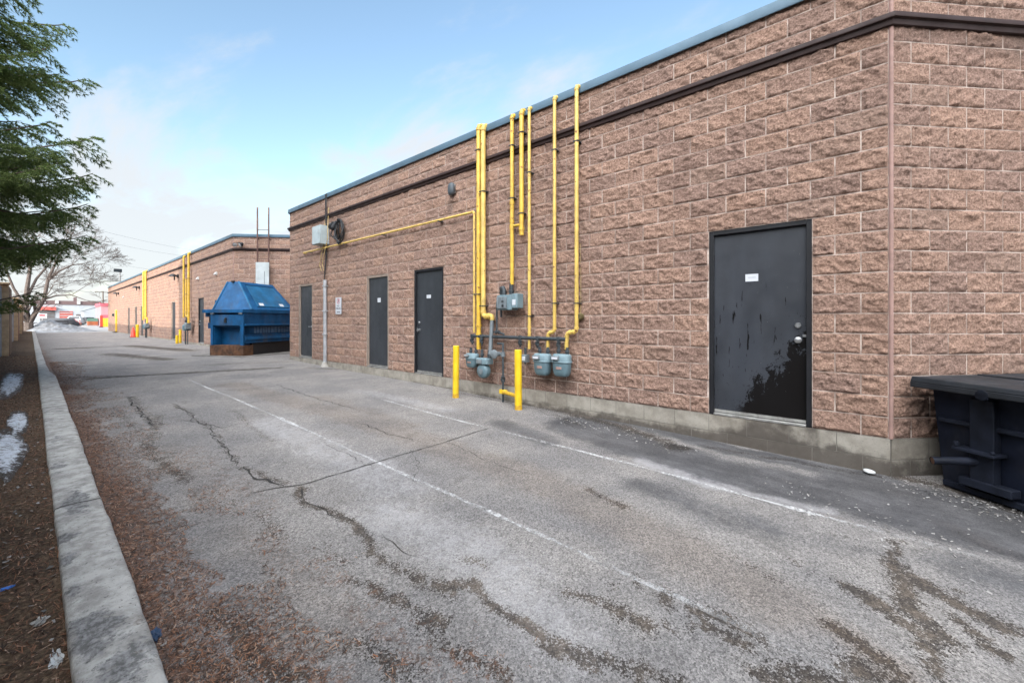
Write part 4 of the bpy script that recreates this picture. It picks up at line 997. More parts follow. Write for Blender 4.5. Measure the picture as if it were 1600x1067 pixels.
# round-bodied meters on the left
def round_meter(label, loc, k):
    t = thing('gas_meter', label, 'gas meter', loc, 0, 'gas meters on the near block wall')
    mb = MB(); mb.lathe([(.05, .06), (.10, .055), (.125, .03), (.13, 0), (.13, -.05), (.115, -.075), (.075, -.09), (.03, -.094)], (0, 0, .135 * k), 'x', 24); mb.build('drum', M['meter'], t, ang=40)
    mb = MB(); mb.lathe([(.05, 0), (.05, -.012), (.02, -.016)], (-.094, 0, .135 * k), 'x', 16); mb.build('dial', M['galv'], t)
    mb = MB(); rbox(mb, -.10, .08, -.145 * k, .145 * k, .255 * k, .36 * k, .03); mb.build('top_case', M['meter_lt'], t, .012)
    mb = MB(); mb.box(-.12, -.10, -.03, .09, .27 * k, .34 * k); mb.build('index_box', M['galv'], t, .005)
    for s_ in (-1, 1):
        mb = MB(); mb.lathe([(.024, .34 * k), (.024, .39 * k), (.036, .395 * k), (.036, .43 * k), (.026, .435 * k), (.024, .50 * k)], (.03, s_ * .085 * k, 0), 'z', 12); mb.build('spud', M['iron'], t)
    return t
round_meter('round-bodied blue-grey gas meter, lowest of all', at_wall(757, 591, .19), 1.0)
diaphragm_meter('small boxy gas meter under the thick yellow pipe, leftmost of all', at_wall(738, 574, .16), .26, .26, .18)
t = thing('pressure_gauge_box', 'small grey boxed regulator half hidden behind the near bollard', 'regulator', at_wall(821, 566, .12))
mb = MB(); mb.box(-.05, .05, -.05, .05, .0, .13); mb.build('body', M['galv'], t, .006)
mb = MB(); mb.box(-.055, -.0505, -.03, .03, .03, .10); mb.build('label_plate', M['white'], t, smooth=False)
mb = MB(); mb.lathe([(.02, -.03), (.02, .0)], (0, 0, 0), 'z', 10); mb.cyl((0, 0, .13), (0, 0, .24), .022, 10); mb.build('pipe_stub', M['iron'], t)

# ------------------------------------------------------------------ BOLLARDS
def bollard(loc, h, r, label, sway=0):
    t = thing('bollard', label, 'bollard', loc, 0, 'yellow steel bollards guarding the gas meters')
    mb = MB(); mb.lathe([(r, .07), (r, h - .006), (r - .006, h)], (0, 0, 0), 'z', 20); mb.build('post', M['bollard'], t)
    mb = MB(); mb.lathe([(r * 1.07, -.05), (r * 1.02, .01), (r * 1.004, .075)], (0, 0, 0), 'z', 20); mb.build('rusty_foot', M['bollard_base'], t)
    t.rotation_euler = (R(sway), 0, 0); return t
b1 = G(712, 621); b2 = G(810, 640)
bollard((b1[0], b1[1], gz(b1[1])), (621 - 540) / (F_PX / 7.15), .056, 'yellow steel bollard with dark scrapes near the second door', .8)
bollard((b2[0], b2[1], gz(b2[1])), (640 - 546) / (F_PX / 6.3), .058, 'yellow steel bollard in front of the gas meters, tied to a crossbar', -.4)
yb3, zb3 = PW(783, 613, .2)
t = thing('crossbar', 'short yellow bar linking the near bollard to the wall', 'bar', (b2[0] + .06, b2[1] + .02, zb3), 0)
mb = MB(); mb.tube([(0, 0, 0), (D - .14 - b2[0] - .06, yb3 - b2[1] - .02, 0)], .032, 12); mb.build('bar', M['bollard_base'], t)
mb = MB(); mb.box(D - .16 - b2[0] - .06, D - .10 - b2[0] - .06, yb3 - b2[1] - .08, yb3 - b2[1] + .06, -.035, .035); mb.build('clamp', M['bollard'], t, .004)

# ------------------------------------------------------------------ WALL FITTINGS
y_, z_ = PW(906, 495, .05); t = thing('hose_tap_box', 'small brass-coloured box under a thin wire, right of the gas pipes', 'wall box', (D - .05, y_, z_))
mb = MB(); mb.lathe([(.03, .05), (.055, .04), (.06, -.01), (.05, -.04), (.02, -.05)], (0, 0, 0), 'x', 14); mb.build('body', M['brass'], t)
mb = MB(); mb.box(-.055, -.03, -.045, .045, -.03, .04); mb.build('cover', M['brass'], t, .005)
mb = MB(); mb.tube([(.025, 0, .05), (.03, .0, .6), (.035, .02, 1.2)], .004, 6); mb.build('wire', M['cable_tan'], t)
y_, z_ = PW(705.5, 296, .07); t = thing('wall_light', 'dark oval wall light under the brown trim', 'wall light', (D - .06, y_, z_))
def ell(z, k, w=.085, d=.06, n=18): return [(-.015 + d * k * math.cos(2*math.pi*j/n), w * k * math.sin(2*math.pi*j/n), z) for j in range(n)]
mb = MB(); mb.loft([ell(-.12, .45), ell(-.105, .75), ell(-.06, .95), ell(0, 1), ell(.06, .95), ell(.105, .75), ell(.12, .45)]); mb.build('cover', M['lamp_black'], t, ang=60)
mb = MB(); mb.box(.02, .055, -.06, .06, -.08, .10); mb.build('back_plate', M['steel'], t, .004)
# junction box, cable coil, conduit
yq, zq = PW(500, 351, .27); yl, _ = PW(488, 351, .27); _, zb_ = PW(500, 380, .27)
t = thing('junction_box', 'grey steel junction box on the block wall below the trim', 'electrical box', (D - .145, (yq + yl) / 2, zb_))
hw = abs(yl - yq) / 2; mb = MB(); mb.box(-.12, .13, -hw, hw, 0, zq - zb_); mb.build('cabinet', M['box'], t, .004)
mb = MB(); mb.box(-.135, -.1215, -hw + .01, hw - .01, .01, zq - zb_ - .01); o_ = mb.build('door', M['box'], t, .003)
mb = MB(); mb.box(-.146, -.1355, -hw + .04, -hw + .07, .3, .36); mb.build('latch', M['steel'], o_)
yc, zc0 = PW(527, 362, .12)
t = thing('cable_coil', 'coils of black cable hung beside the grey junction box', 'cable', (D - .12, yc, zc0))
for k_, (dy, rr, dz, tx) in enumerate([(.0, .30, 0, .05), (-.06, .32, -.02, .03), (-.12, .31, -.01, -.01), (.12, .24, .06, .04), (.2, .20, .08, 0), (-.17, .30, .0, -.04)]):
    mb = MB(); pts = [(tx + .03 * math.sin(a * 3 + k_), dy + rr * .62 * math.sin(a), dz + rr * math.cos(a)) for a in [2 * math.pi * j / 28 for j in range(29)]]
    mb.tube(pts, .018, 7); mb.build('loop', M['cable_black'], t)
for j in range(9):
    mb = MB(); mb.lathe([(.02, -.03), (.06, -.01), (.065, .02), (.02, .04)], (-.05 + .02 * (j % 3), .12 + .05 * (j % 4), .12 + .04 * (j // 3)), 'y', 9); mb.build('splice_case', M['cable_black'], t)
yk, zk = PW(512, 312, .03); y5, z5 = PW(510, 395, .05); y6, z6 = PW(506, 437, .05)
t = thing('wall_cable', 'bundle of thin cables dropping from the roof edge past the junction box', 'cable', (D - .05, yk, z6))
for k_, (dy, mat_) in enumerate([(0, M['cable_black']), (.05, M['cable_black']), (-.06, M['cable_tan']), (.10, M['cable_tan'])]):
    mb = MB(); H_ = 5.06 - z6
    if k_ < 2: pts = [(.04, dy, H_), (-.02, dy, H_ - .05), (-.02, dy - .01, H_ * .72), (0, dy + .04, H_ * .45), (-.01, dy + .0, H_ * .25), (0, (y6 - yk) * .8 + dy * .3, .05), (0, y6 - yk + .0, -.1)]
    else: pts = [(.02, dy, H_ * .82), (-.03, dy - .05, H_ * .6), (-.08, dy - .15, H_ * .45), (-.06, dy + .12, H_ * .28), (-.03, dy + .28, H_ * .18), (-.02, dy + .2, H_ * .1)]
    mb.tube(pts, .011, 7); mb.build('strand', mat_, t)
yu, zu = PW(508, 437, .06); yd, zd = PW(505, 568, .08)
t = thing('conduit', 'pale galvanised conduit rising beside the far door of the near building', 'conduit', (D - .06, yu, gz(yu) - .01))
mb = MB(); mb.cyl((0, 0, .0), (0, 0, zu - gz(yu)), .05, 16); mb.build('tube', M['conduit'], t)
for z in (.9, 1.55, 2.25): mb = MB(); mb.box(-.054, .055, -.07, .07, z, z + .03); mb.build('strap', M['conduit'], t, .003)
mb = MB(); mb.lathe([(.11, -.02), (.10, .02), (.055, .14)], (-.02, 0, 0), 'z', 16); mb.build('foot', M['concrete'], t)
# wall sign: NO PARKING symbol over words
ys0, zs1 = PW(534, 464.5, .02); ys1, zs0 = PW(525, 491, .02); hw = (ys1 - ys0) / 2; H_ = zs1 - zs0
t = thing('wall_sign', 'tall narrow white parking sign on the block wall between conduit and third door', 'sign', (D - .03, (ys0 + ys1) / 2, zs0))
mb = MB(); mb.box(-.003, .001, -hw, hw, 0, H_); mb.build('panel', M['white'], t, .002)
def text_part(body, size, loc, mat, parent, rot=(R(90), 0, R(-90)), ext=.0012, name='lettering'):
    c = bpy.data.curves.new(name, 'FONT'); c.body = body; c.size = size; c.align_x = 'CENTER'; c.extrude = ext; c.resolution_u = 2
    tmp = bpy.data.objects.new('tmp', c); COL.objects.link(tmp)
    dg = bpy.context.evaluated_depsgraph_get(); me = bpy.data.meshes.new_from_object(tmp.evaluated_get(dg)); me.name = name
    bpy.data.objects.remove(tmp); me.materials.clear(); me.materials.append(mat)
    o = bpy.data.objects.new(name, me); COL.objects.link(o); o.parent = parent; o.location = loc; o.rotation_euler = rot; return o
text_part('NO', .07, (-.0045, 0, H_ * .44), M['ink'], t); text_part('PARKING', .062, (-.0045, 0, H_ * .30), M['ink'], t)
mb = MB()
rr = .075; cz_ = H_ * .78
for j in range(24):
    a0, a1 = 2*math.pi*j/24, 2*math.pi*(j+1)/24
    mb.prism([(rr*math.cos(a0), cz_ + rr*math.sin(a0)), (rr*math.cos(a1), cz_ + rr*math.sin(a1)), ((rr-.012)*math.cos(a1), cz_ + (rr-.012)*math.sin(a1)), ((rr-.012)*math.cos(a0), cz_ + (rr-.012)*math.sin(a0))], -.0055, -.0036, 'x')
mb.prism([(-.055, cz_ + .045), (-.045, cz_ + .055), (.055, cz_ - .045), (.045, cz_ - .055)], -.0055, -.0036, 'x'); mb.build('ban_ring', M['signred'], t, smooth=False)
mb = MB(); mb.box(-.0048, -.0034, -.022, -.008, cz_ - .04, cz_ + .04); mb.box(-.0048, -.0034, .002, .026, cz_ + .028, cz_ + .04); mb.box(-.0048, -.0034, .018, .03, cz_ - .004, cz_ + .03); mb.box(-.0048, -.0034, -.008, .02, cz_ - .008, cz_ + .004); mb.build('parking_letter', M['ink'], t, smooth=False)
mb = MB(); zz = H_ * .12; mb.prism([(-.08, zz), (-.05, zz + .025), (-.05, zz + .008), (.05, zz + .008), (.05, zz + .025), (.08, zz), (.05, zz - .025), (.05, zz - .008), (-.05, zz - .008), (-.05, zz - .025)], -.0052, -.0034, 'x'); mb.build('arrow', M['ink'], t, smooth=False)

# ------------------------------------------------------------------ BLUE COMPACTOR
cz0 = .25
cp = thing('compactor', 'large blue waste compactor with hopper lid and rusty base in the notch between buildings', 'compactor', (4.67, 15.90, cz0), math.atan2(.47, .88))
# local: x = depth into the notch, y = towards the left in view
Wc, Lc = 1.36, 3.0
mb = MB(); mb.box(0, .05, .0, .13, .37, 1.50); mb.box(0, .05, Wc - .10, Wc, .37, 1.50); mb.box(.0, .06, .13, Wc - .10, 1.06, 1.44); mb.build('front_frame', M['blue'], cp, .006)
mb = MB(); mb.box(.34, .38, .10, Wc - .08, .37, 1.08); mb.box(.05, .34, .10, .14, .37, 1.08); mb.box(.05, .34, Wc - .12, Wc - .08, .37, 1.08); mb.box(.05, .36, .14, Wc - .12, 1.02, 1.06); mb.build('front_recess', M['blue'], cp, .004)
mb = MB(); mb.box(-.01, .40, -.02, Wc + .02, -.12, .37); mb.build('rusty_base', M['rust'], cp, .008)
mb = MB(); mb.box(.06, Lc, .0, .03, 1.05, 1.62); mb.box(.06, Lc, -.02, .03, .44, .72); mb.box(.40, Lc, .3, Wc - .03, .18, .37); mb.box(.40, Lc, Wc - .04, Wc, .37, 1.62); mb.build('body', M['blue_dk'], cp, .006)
mb = MB(); mb.box(.42, Lc, .06, Wc - .1, .012, .43); mb.build('under_shade_box', M['black'], cp)  # black box filling the open underside in place of its shade
mb = MB(); mb.box(.06, Lc, .10, .13, .66, 1.12); mb.build('sign_band', M['blue_dk'], cp)
mb = MB(); mb.box(-.05, Lc, -.03, Wc + .30, 1.50, 1.62); mb.build('top_flange', M['blue'], cp, .008)
for q in ((.05, Lc, -.05, -.021, .56, .66), (.05, Lc, -.045, -.001, 1.05, 1.12)): mb = MB(); mb.box(*q); mb.build('side_rail', M['blue'], cp, .005)
# worn, unreadable lettering left as pale blocks on the recessed band
mb = MB(); rg_ = random.Random(4); x = .55
while x < 2.9:
    w_ = rg_.uniform(.08, .15)
    mb.box(x, x + w_, .096, .0995, .78, 1.0); x += w_ + .03
mb.build('faded_lettering', M['letter'], cp, smooth=False)
# hopper: four sloping faces, flat top
zb_, zt_ = 1.625, 2.66
lo = [(.36, .0, zb_), (2.45, .0, zb_), (2.45, 1.66, zb_), (.36, 1.66, zb_)]; hi = [(.72, .92, zt_), (2.30, .92, zt_), (2.30, 1.40, zt_), (.72, 1.40, zt_)]
mb = MB(); mb.hexa(lo, hi); mb.build('hopper', M['blue'], cp, .012)
def lerp(a, b, t): return tuple(a[i] + (b[i] - a[i]) * t for i in range(3))
def on_face(s, t, off):   # right-hand sloping face: s along depth, t up
    a, b = lerp(lo[0], lo[1], s), lerp(hi[0], hi[1], s); p = Vector(lerp(a, b, t)); n = Vector((0, -(zt_ - zb_), .92)).normalized(); return tuple(p + n * off)
def plate(s0, s1, t0, t1, o0, o1):
    m_ = MB(); m_.hexa([on_face(s0, t0, o0), on_face(s1, t0, o0), on_face(s1, t1, o0), on_face(s0, t1, o0)], [on_face(s0, t0, o1), on_face(s1, t0, o1), on_face(s1, t1, o1), on_face(s0, t1, o1)]); return m_
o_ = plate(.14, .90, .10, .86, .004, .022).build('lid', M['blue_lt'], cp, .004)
plate(.13, .91, .865, .90, .004, .03).build('lid_hinge', M['blue_dk'], o_)
plate(.20, .30, .13, .22, .024, .027).build('warning_sticker', M['white'], o_, smooth=False); plate(.68, .78, .13, .22, .024, .027).build('warning_sticker', M['white'], o_, smooth=False)
for a, b in ((lo[0], hi[0]), (lo[3], hi[3])):
    mb = MB(); mb.tube([a, b], .035, 6); mb.build('edge_bar', M['blue_lt'], cp)
mb = MB(); mb.box(.66, .74, 1.10, 1.20, zt_ - .03, zt_ + .03); mb.build('hook', M['black'], cp)
for q in ((.1, .5, Wc + .02, Wc + .34, 1.36, 1.62), (.12, .5, Wc + .02, Wc + .25, .95, 1.15), (.2, .5, Wc + .001, Wc + .10, .5, 1.0)): mb = MB(); mb.box(*q); mb.build('ram_bracket', M['blue_dk'], cp, .01)
mb = MB(); mb.box(.14, .5, Wc + .02, Wc + .22, 1.15, 1.36); mb.build('ram_housing', M['black'], cp)
mb = MB(); mb.box(.6, .9, 1.67, 1.85, 1.70, 1.98); mb.build('motor_box', M['blue_dk'], cp, .01)
mb = MB(); mb.lathe([(.035, 0), (.035, -.04), (.02, -.05)], (0, Wc * .52, 1.30), 'x', 12); mb.box(-.04, 0, Wc * .5, Wc * .56, 1.16, 1.28); mb.build('tow_eye', M['black'], cp)
for y in (.08, Wc - .12):
    mb = MB(); mb.box(-.055, -.002, y - .06, y + .06, 1.455, 1.49); mb.build('lug', M['steel'], cp, .005)
mb = MB(); c_ = [(4.5, 15.5), (8.0, 16.45), (D + .1, 19.2), (3.6, 17.6)]
mb.prism(c_, .18, .262); tag(mb.build('pavement_pad', M['pad'], smooth=False), kind='structure')

# roof ladder with guard, on the far notch wall
tl = 1.22; lx, ly = D + tl * q2, YE - tl * q2
ld = thing('roof_ladder', 'brown steel roof ladder with grey lockable guard panel above the compactor', 'ladder', (lx - .14 * q2, ly - .14 * q2, 2.3), math.atan2(-q2, q2))
for s_ in (-.22, .22):
    mb = MB(); mb.box(s_ - .022, s_ + .022, -.02, .02, 0, 3.82); mb.build('rail', M['ladder'], ld, .003)
    mb = MB(); mb.box(s_ - .015, s_ + .015, .02, .14, 2.52, 2.55); mb.build('standoff', M['ladder'], ld)
for k_ in range(10):
    mb = MB(); mb.cyl((-.2, 0, .2 + k_ * .3), (.2, 0, .2 + k_ * .3), .012, 8); mb.build('rung', M['ladder'], ld)
mb = MB(); mb.box(-.26, .26, -.06, -.03, -.1, 1.56); g_ = mb.build('guard_panel', M['guard'], ld, .004)
mb = MB(); mb.box(.08, .09, -.066, -.0605, .5, 1.2); mb.build('seam', M['iron'], g_)
# twin flood light
tl = .30; t = thing('flood_light', 'twin-head flood light on the notch wall near the ladder', 'flood light', (D + tl * q2 - .05, YE - tl * q2 - .05, 4.62), math.atan2(-q2, q2))
mb = MB(); mb.box(-.08, .08, -.02, .06, -.06, .06); mb.build('base', M['black'], t, .006)
for s_ in (-1, 1):
    mb = MB(); mb.tube([(0, -.03, 0), (s_ * .08, -.08, .04), (s_ * .10, -.10, .02)], .018, 8); h_ = mb.build('arm', M['black'], t)
    mb = MB(); mb.lathe([(.03, .0), (.05, -.02), (.085, -.11), (.09, -.14), (.07, -.142)], (0, 0, 0), 'z', 14); o_ = mb.build('lamp_head', M['black'], t); o_.location = (s_ * .17, -.12, .0); o_.rotation_euler = (R(-35), s_ * R(40), 0)
    mb = MB(); mb.lathe([(.08, -.1425), (.07, -.15), (.02, -.154)], (0, 0, 0), 'z', 14); mb.build('lens', M['plastic_white'], o_)

# ------------------------------------------------------------------ DUMPSTER
e1 = Vector((.743, -.669, 0)); dmp = thing('dumpster', 'black scuffed steel dumpster with flat lid at the right edge of the lane', 'dumpster', (5.316, -.491, -.03), math.atan2(e1.y, e1.x))
# local x = along the wall (right), local -y ... = towards the camera
# outer lid: x 0..2.0, y 0..-1.75
def P2(x, y): return (x, -y)
mb = MB()
bt, bb = (.19, .06), (.235, .10)     # inset x, y at top / bottom
lo = [(.24, -.10, .0), (2.0, -.10, .0), (2.0, -1.45, .10), (.24, -1.45, .10)]; lo = [(.24, -1.42, .06), (2.0, -1.42, .06), (2.0, -.10, .0), (.24, -.10, .0)]
hi = [(.17, -1.62, .90), (2.06, -1.62, .90), (2.06, -.06, .90), (.17, -.06, .90)]
mb.hexa(lo, hi); mb.build('body', M['bin'], dmp, .01)
mb = MB(); mb.box(.08, 2.12, -1.68, -.03, .895, .945); mb.build('rim', M['bin'], dmp, .01)
mb = MB(); mb.hexa([(0, -1.74, .95), (2.16, -1.74, .95), (2.16, 0, .95), (0, 0, .95)], [(.01, -1.73, .985), (2.15, -1.73, .985), (2.15, -.01, 1.0), (.01, -.01, 1.0)]); mb.box(0, .03, -1.74, 0, .90, .952); l_ = mb.build('lid', M['lid'], dmp, .008)
for x in (.7, 1.4): mb = MB(); mb.box(x, x + .06, -1.7, -.05, .985, 1.012); mb.build('lid_rib', M['lid'], l_, .004)
mb = MB(); mb.box(.125, .20, -.52, -.36, .10, .86); mb.build('side_post', M['bin_scuff'], dmp, .008)
for q in ((.10, .20, -.64, -.30, .10, .17), (.15, .23, -1.45, -.12, .60, .64)): mb = MB(); mb.box(*q); mb.build('side_rib', M['bin_scuff'], dmp, .008)
# hollow lifting trunnion, open end with rusty bore
mb = MB(); ax = [(-.13, -.27, .30), (.20, -.43, .33)]
d_ = (Vector(ax[1]) - Vector(ax[0])).normalized(); mb.tube([ax[0], ax[1]], .033, 14, caps=False); p_ = mb.build('lifting_tube', M['bin_scuff'], dmp)
mb = MB(); mb.tube([Vector(ax[0]) + d_ * .004, Vector(ax[0]) + d_ * .12], .029, 14); mb.build('tube_bore', M['rust'], p_)
mb = MB(); mb.box(.06, .20, -.56, -.28, .40, .425); mb.cyl((.08, -.30, .43), (.08, -.30, .47), .02, 8); mb.cyl((.08, -.54, .43), (.08, -.54, .45), .016, 8); mb.build('hinge_bracket', M['bin_scuff'], dmp, .004)
mb = MB(); mb.lathe([(.035, 0), (.04, -.02), (.045, -.06), (.03, -.065)], (.06, -.52, .915), 'x', 12); mb.box(.0, .10, -.56, -.48, .88, .905); mb.build('lid_latch', M['bin_scuff'], dmp, .003)
mb = MB(); mb.box(.17, .215, -1.40, -.14, .02, .07); mb.build('skid', M['bin_scuff'], dmp, .006)

# small things lying about
x, y = G(1358, 739); t = thing('cup_lid', 'round white plastic lid lying at the foot of the corner', 'lid', (x, y, gz(y) + .012)); t.rotation_euler = (R(6), R(-5), 0)
mb = MB(); mb.lathe([(.042, 0), (.046, .004), (.046, .012), (.04, .014), (.036, .010), (.01, .010)], (0, 0, 0), 'z', 20); mb.build('disc', M['plastic_white'], t)
def crumple(name, label, cat, u, v, size, mat, seed, dz=0, zf=None, flat=.45):
    x, y = G(u, v, dz); z = zf(x, y) if zf else gz(y)
    bm = bmesh.new(); bmesh.ops.create_icosphere(bm, subdivisions=3, radius=1)
    rg = random.Random(seed); k = [rg.uniform(2, 4) for _ in range(6)]
    for vv in bm.verts:
        p = vv.co; s = 1 + .35 * math.sin(k[0] * p.x * 2 + seed) * math.cos(k[1] * p.y * 2) + .25 * math.sin(k[2] * p.z * 3 + p.x * k[3] * 2)
        vv.co = Vector((p.x * size[0] * s, p.y * size[1] * s, max(p.z, -.4) * size[2] * s))
    me = bpy.data.meshes.new(name); bm.to_mesh(me); bm.free(); me.materials.append(mat)
    o = bpy.data.objects.new(name, me); COL.objects.link(o); o.location = (x, y, float(z) + size[2] * .35); o.rotation_euler = (0, 0, rg.uniform(0, 3)); return tag(o, label, cat)
sz = lambda x, y: soil_z(x, y)
crumple('plastic_bag', 'greyish white scrap of plastic bag by the inner kerb edge', 'litter', 88, 1025, (.02, .06, .008), M['plastic_white'], 3, .1, sz)
crumple('candy_wrapper', 'bright blue wrapper scrap on the soil at the left edge', 'litter', 5, 922, (.03, .012, .006), M['plastic_blue'], 5, .12, sz)
crumple('torn_bag', 'torn dark blue plastic scrap among needles on the lane side of the kerb', 'litter', 243, 992, (.018, .045, .008), M['plastic_dkblue'], 8)
crumple('stone', 'flat pale stone on the soil near the kerb', 'stone', 62, 968, (.022, .03, .011), M['concrete'], 9, .1, sz)

# ------------------------------------------------------------------ SNOW
def snow_patch(u, v, w, l, h, label, seed):
    x, y = G(u, v, .15); n_ = 44
    aa = np.linspace(0, 2 * np.pi, 73)[:-1]; rr = np.linspace(0, 1, 14)
    V = []
    for r_ in rr:
        k = .85 + .55 * (fbm(np.cos(aa) * 1.6 + seed, np.sin(aa) * 1.6, seed, 3, .5) - .35)
        px = x + np.cos(aa) * r_ * w * k; py = y + np.sin(aa) * r_ * l * k
        zz = soil_z(px, py) + h * (1 - r_ ** 2.5) * (.55 + .9 * fbm(px * 9, py * 9, seed)) - (.02 if r_ == 1 else 0) + .004
        V.append(np.stack([px, py, zz], 1))
    V = np.concatenate(V); n = len(aa); i = np.arange(n)
    Fq = np.concatenate([np.stack([k * n + i, k * n + (i + 1) % n, (k + 1) * n + (i + 1) % n, (k + 1) * n + i], 1) for k in range(len(rr) - 1)])
    return tag(np_mesh('snow_patch', V, Fq, M['snow2'], attrs={'rim': np.repeat(rr, len(aa))}, smooth=True), label, 'snow', 'old snow patches on the soil strip')
snow_patch(18, 598, .17, 2.4, .022, 'largest patch of old snow on the soil, farthest from the camera by the fence', 3)
snow_patch(28, 655, .10, .9, .015, 'thin middle patch of old snow on the soil', 5)
snow_patch(10, 700, .14, 1.35, .022, 'nearest patch of old snow at the left edge', 8)

n_ = 60; px = np.linspace(0, 1, n_)
UX, UY = np.meshgrid(np.linspace(-.6, 4.6, 70), np.linspace(58.5, 66, 60))
hp = 1.75 * np.exp(-((UX - .9) / 1.15) ** 2 - ((UY - 62.3) / 2.1) ** 2) + 1.0 * np.exp(-((UX - 2.4) / 1.1) ** 2 - ((UY - 62.0) / 1.9) ** 2) + .35 * np.exp(-((UX - 3.6) / .9) ** 2 - ((UY - 61.8) / 1.5) ** 2)
hp = hp * (.7 + .6 * fbm(UX * 1.6, UY * 1.6, 71, 5)) + (fbm(UX * 4, UY * 4, 75) - .5) * .10 - .07
idx = np.arange(UX.size).reshape(UX.shape)
hp = hp * .62
tag(np_mesh('snow_pile', np.stack([UX, UY, np.interp(UY, GY, GZ) + hp], -1).reshape(-1, 3), np.stack([idx[:-1,:-1], idx[:-1,1:], idx[1:,1:], idx[1:,:-1]], -1).reshape(-1, 4), M['snow'], smooth=True), 'big dirty grey snow pile at the far end of the lane', 'snow pile')

# ------------------------------------------------------------------ FENCE (jogging board fence on the left)
fn = thing('wooden_fence', 'tall board fence of grey panels and tan posts along the left edge', 'fence', (-.5, 18, gz(18)))
FY = [-6, 2, 10, 19.6, 33, 49, 56]
for i, (a, b) in enumerate(zip(FY[:-1], FY[1:])):
    xa, xb = -.66, -.56; nb = max(6, int((b - a) / .145)); mb = MB()
    for k_ in range(nb):
        t0, t1 = k_ / nb, (k_ + 1) / nb; j_ = random.uniform(-.006, .006)
        x0_, x1_ = xa + (xb - xa) * t0 + .5 + j_, xa + (xb - xa) * t1 + .5 + j_
        y0_, y1_ = a + (b - a) * t0 - 18, a + (b - a) * t1 - 18 - .006
        z0_, z1_ = gz(a + 18 * 0) - gz(18) + .06, gz(b) - gz(18) + 2.26 + random.uniform(-.008, .008)
        mb.hexa([(x0_ - .02, y0_, z0_), (x0_, y0_, z0_), (x1_, y1_, z0_), (x1_ - .02, y1_, z0_)], [(x0_ - .02, y0_, z1_), (x0_, y0_, z1_), (x1_, y1_, z1_), (x1_ - .02, y1_, z1_)])
    mb.build('panel', M['wood_grey'], fn, smooth=False)
    zz = gz(b) - gz(18)
    mb = MB(); mb.box(-.10, .075, b - 18, b - 18 + .15, -.1 + zz, 2.32 + zz); po = mb.build('post', M['wood_tan'], fn, .006)
    mb = MB(); mb.box(-.07, .085, b - 18 + .152, b - 18 + min(3.0, (b - a) * .25), -.05 + zz, 2.28 + zz); mb.build('post_cheek', M['wood_brown'], fn, .006)
    mb = MB(); mb.box(-.13, .10, b - 18 - .5, b - 18 + .17, 2.325 + zz, 2.37 + zz); mb.build('cap', M['wood_tan'], fn, .005)

# ------------------------------------------------------------------ SPRUCE
def blades(P0, P1, width, length, per, seed, spread=.6, tint0=.5):
    """needle brushes: for each twig segment several narrow blades leaning forward"""
    r = np.random.default_rng(seed); n = len(P0)
    d = P1 - P0; L = np.linalg.norm(d, axis=1); d = d / (L[:, None] + 1e-9)
    ref = np.where(np.abs(d[:, 2:3]) < .9, np.array([[0, 0, 1.]]), np.array([[1., 0, 0]]))
    x = np.cross(d, ref); x /= np.linalg.norm(x, axis=1)[:, None]; y = np.cross(d, x)
    Vs, Ts = [], []
    for k in range(per):
        a = r.uniform(0, 2 * np.pi, n); o = x * np.cos(a)[:, None] + y * np.sin(a)[:, None]
        base = P0 + d * (L * r.uniform(0, 1, n))[:, None]
        ln = length * r.uniform(.6, 1.3, n); dr = d * .75 + o * spread; dr /= np.linalg.norm(dr, axis=1)[:, None]
        s = np.cross(dr, o + r.normal(0, .4, (n, 3))); s /= np.linalg.norm(s, axis=1)[:, None] + 1e-9
        w = width * r.uniform(.6, 1.3, n)
        tip = base + dr * ln[:, None]
        Vs.append(np.stack([base - s * w[:, None] / 2, base + s * w[:, None] / 2, tip], 1)); Ts.append(r.uniform(0, 1, n))
    return np.concatenate(Vs).reshape(-1, 3), np.repeat(np.concatenate(Ts), 3)
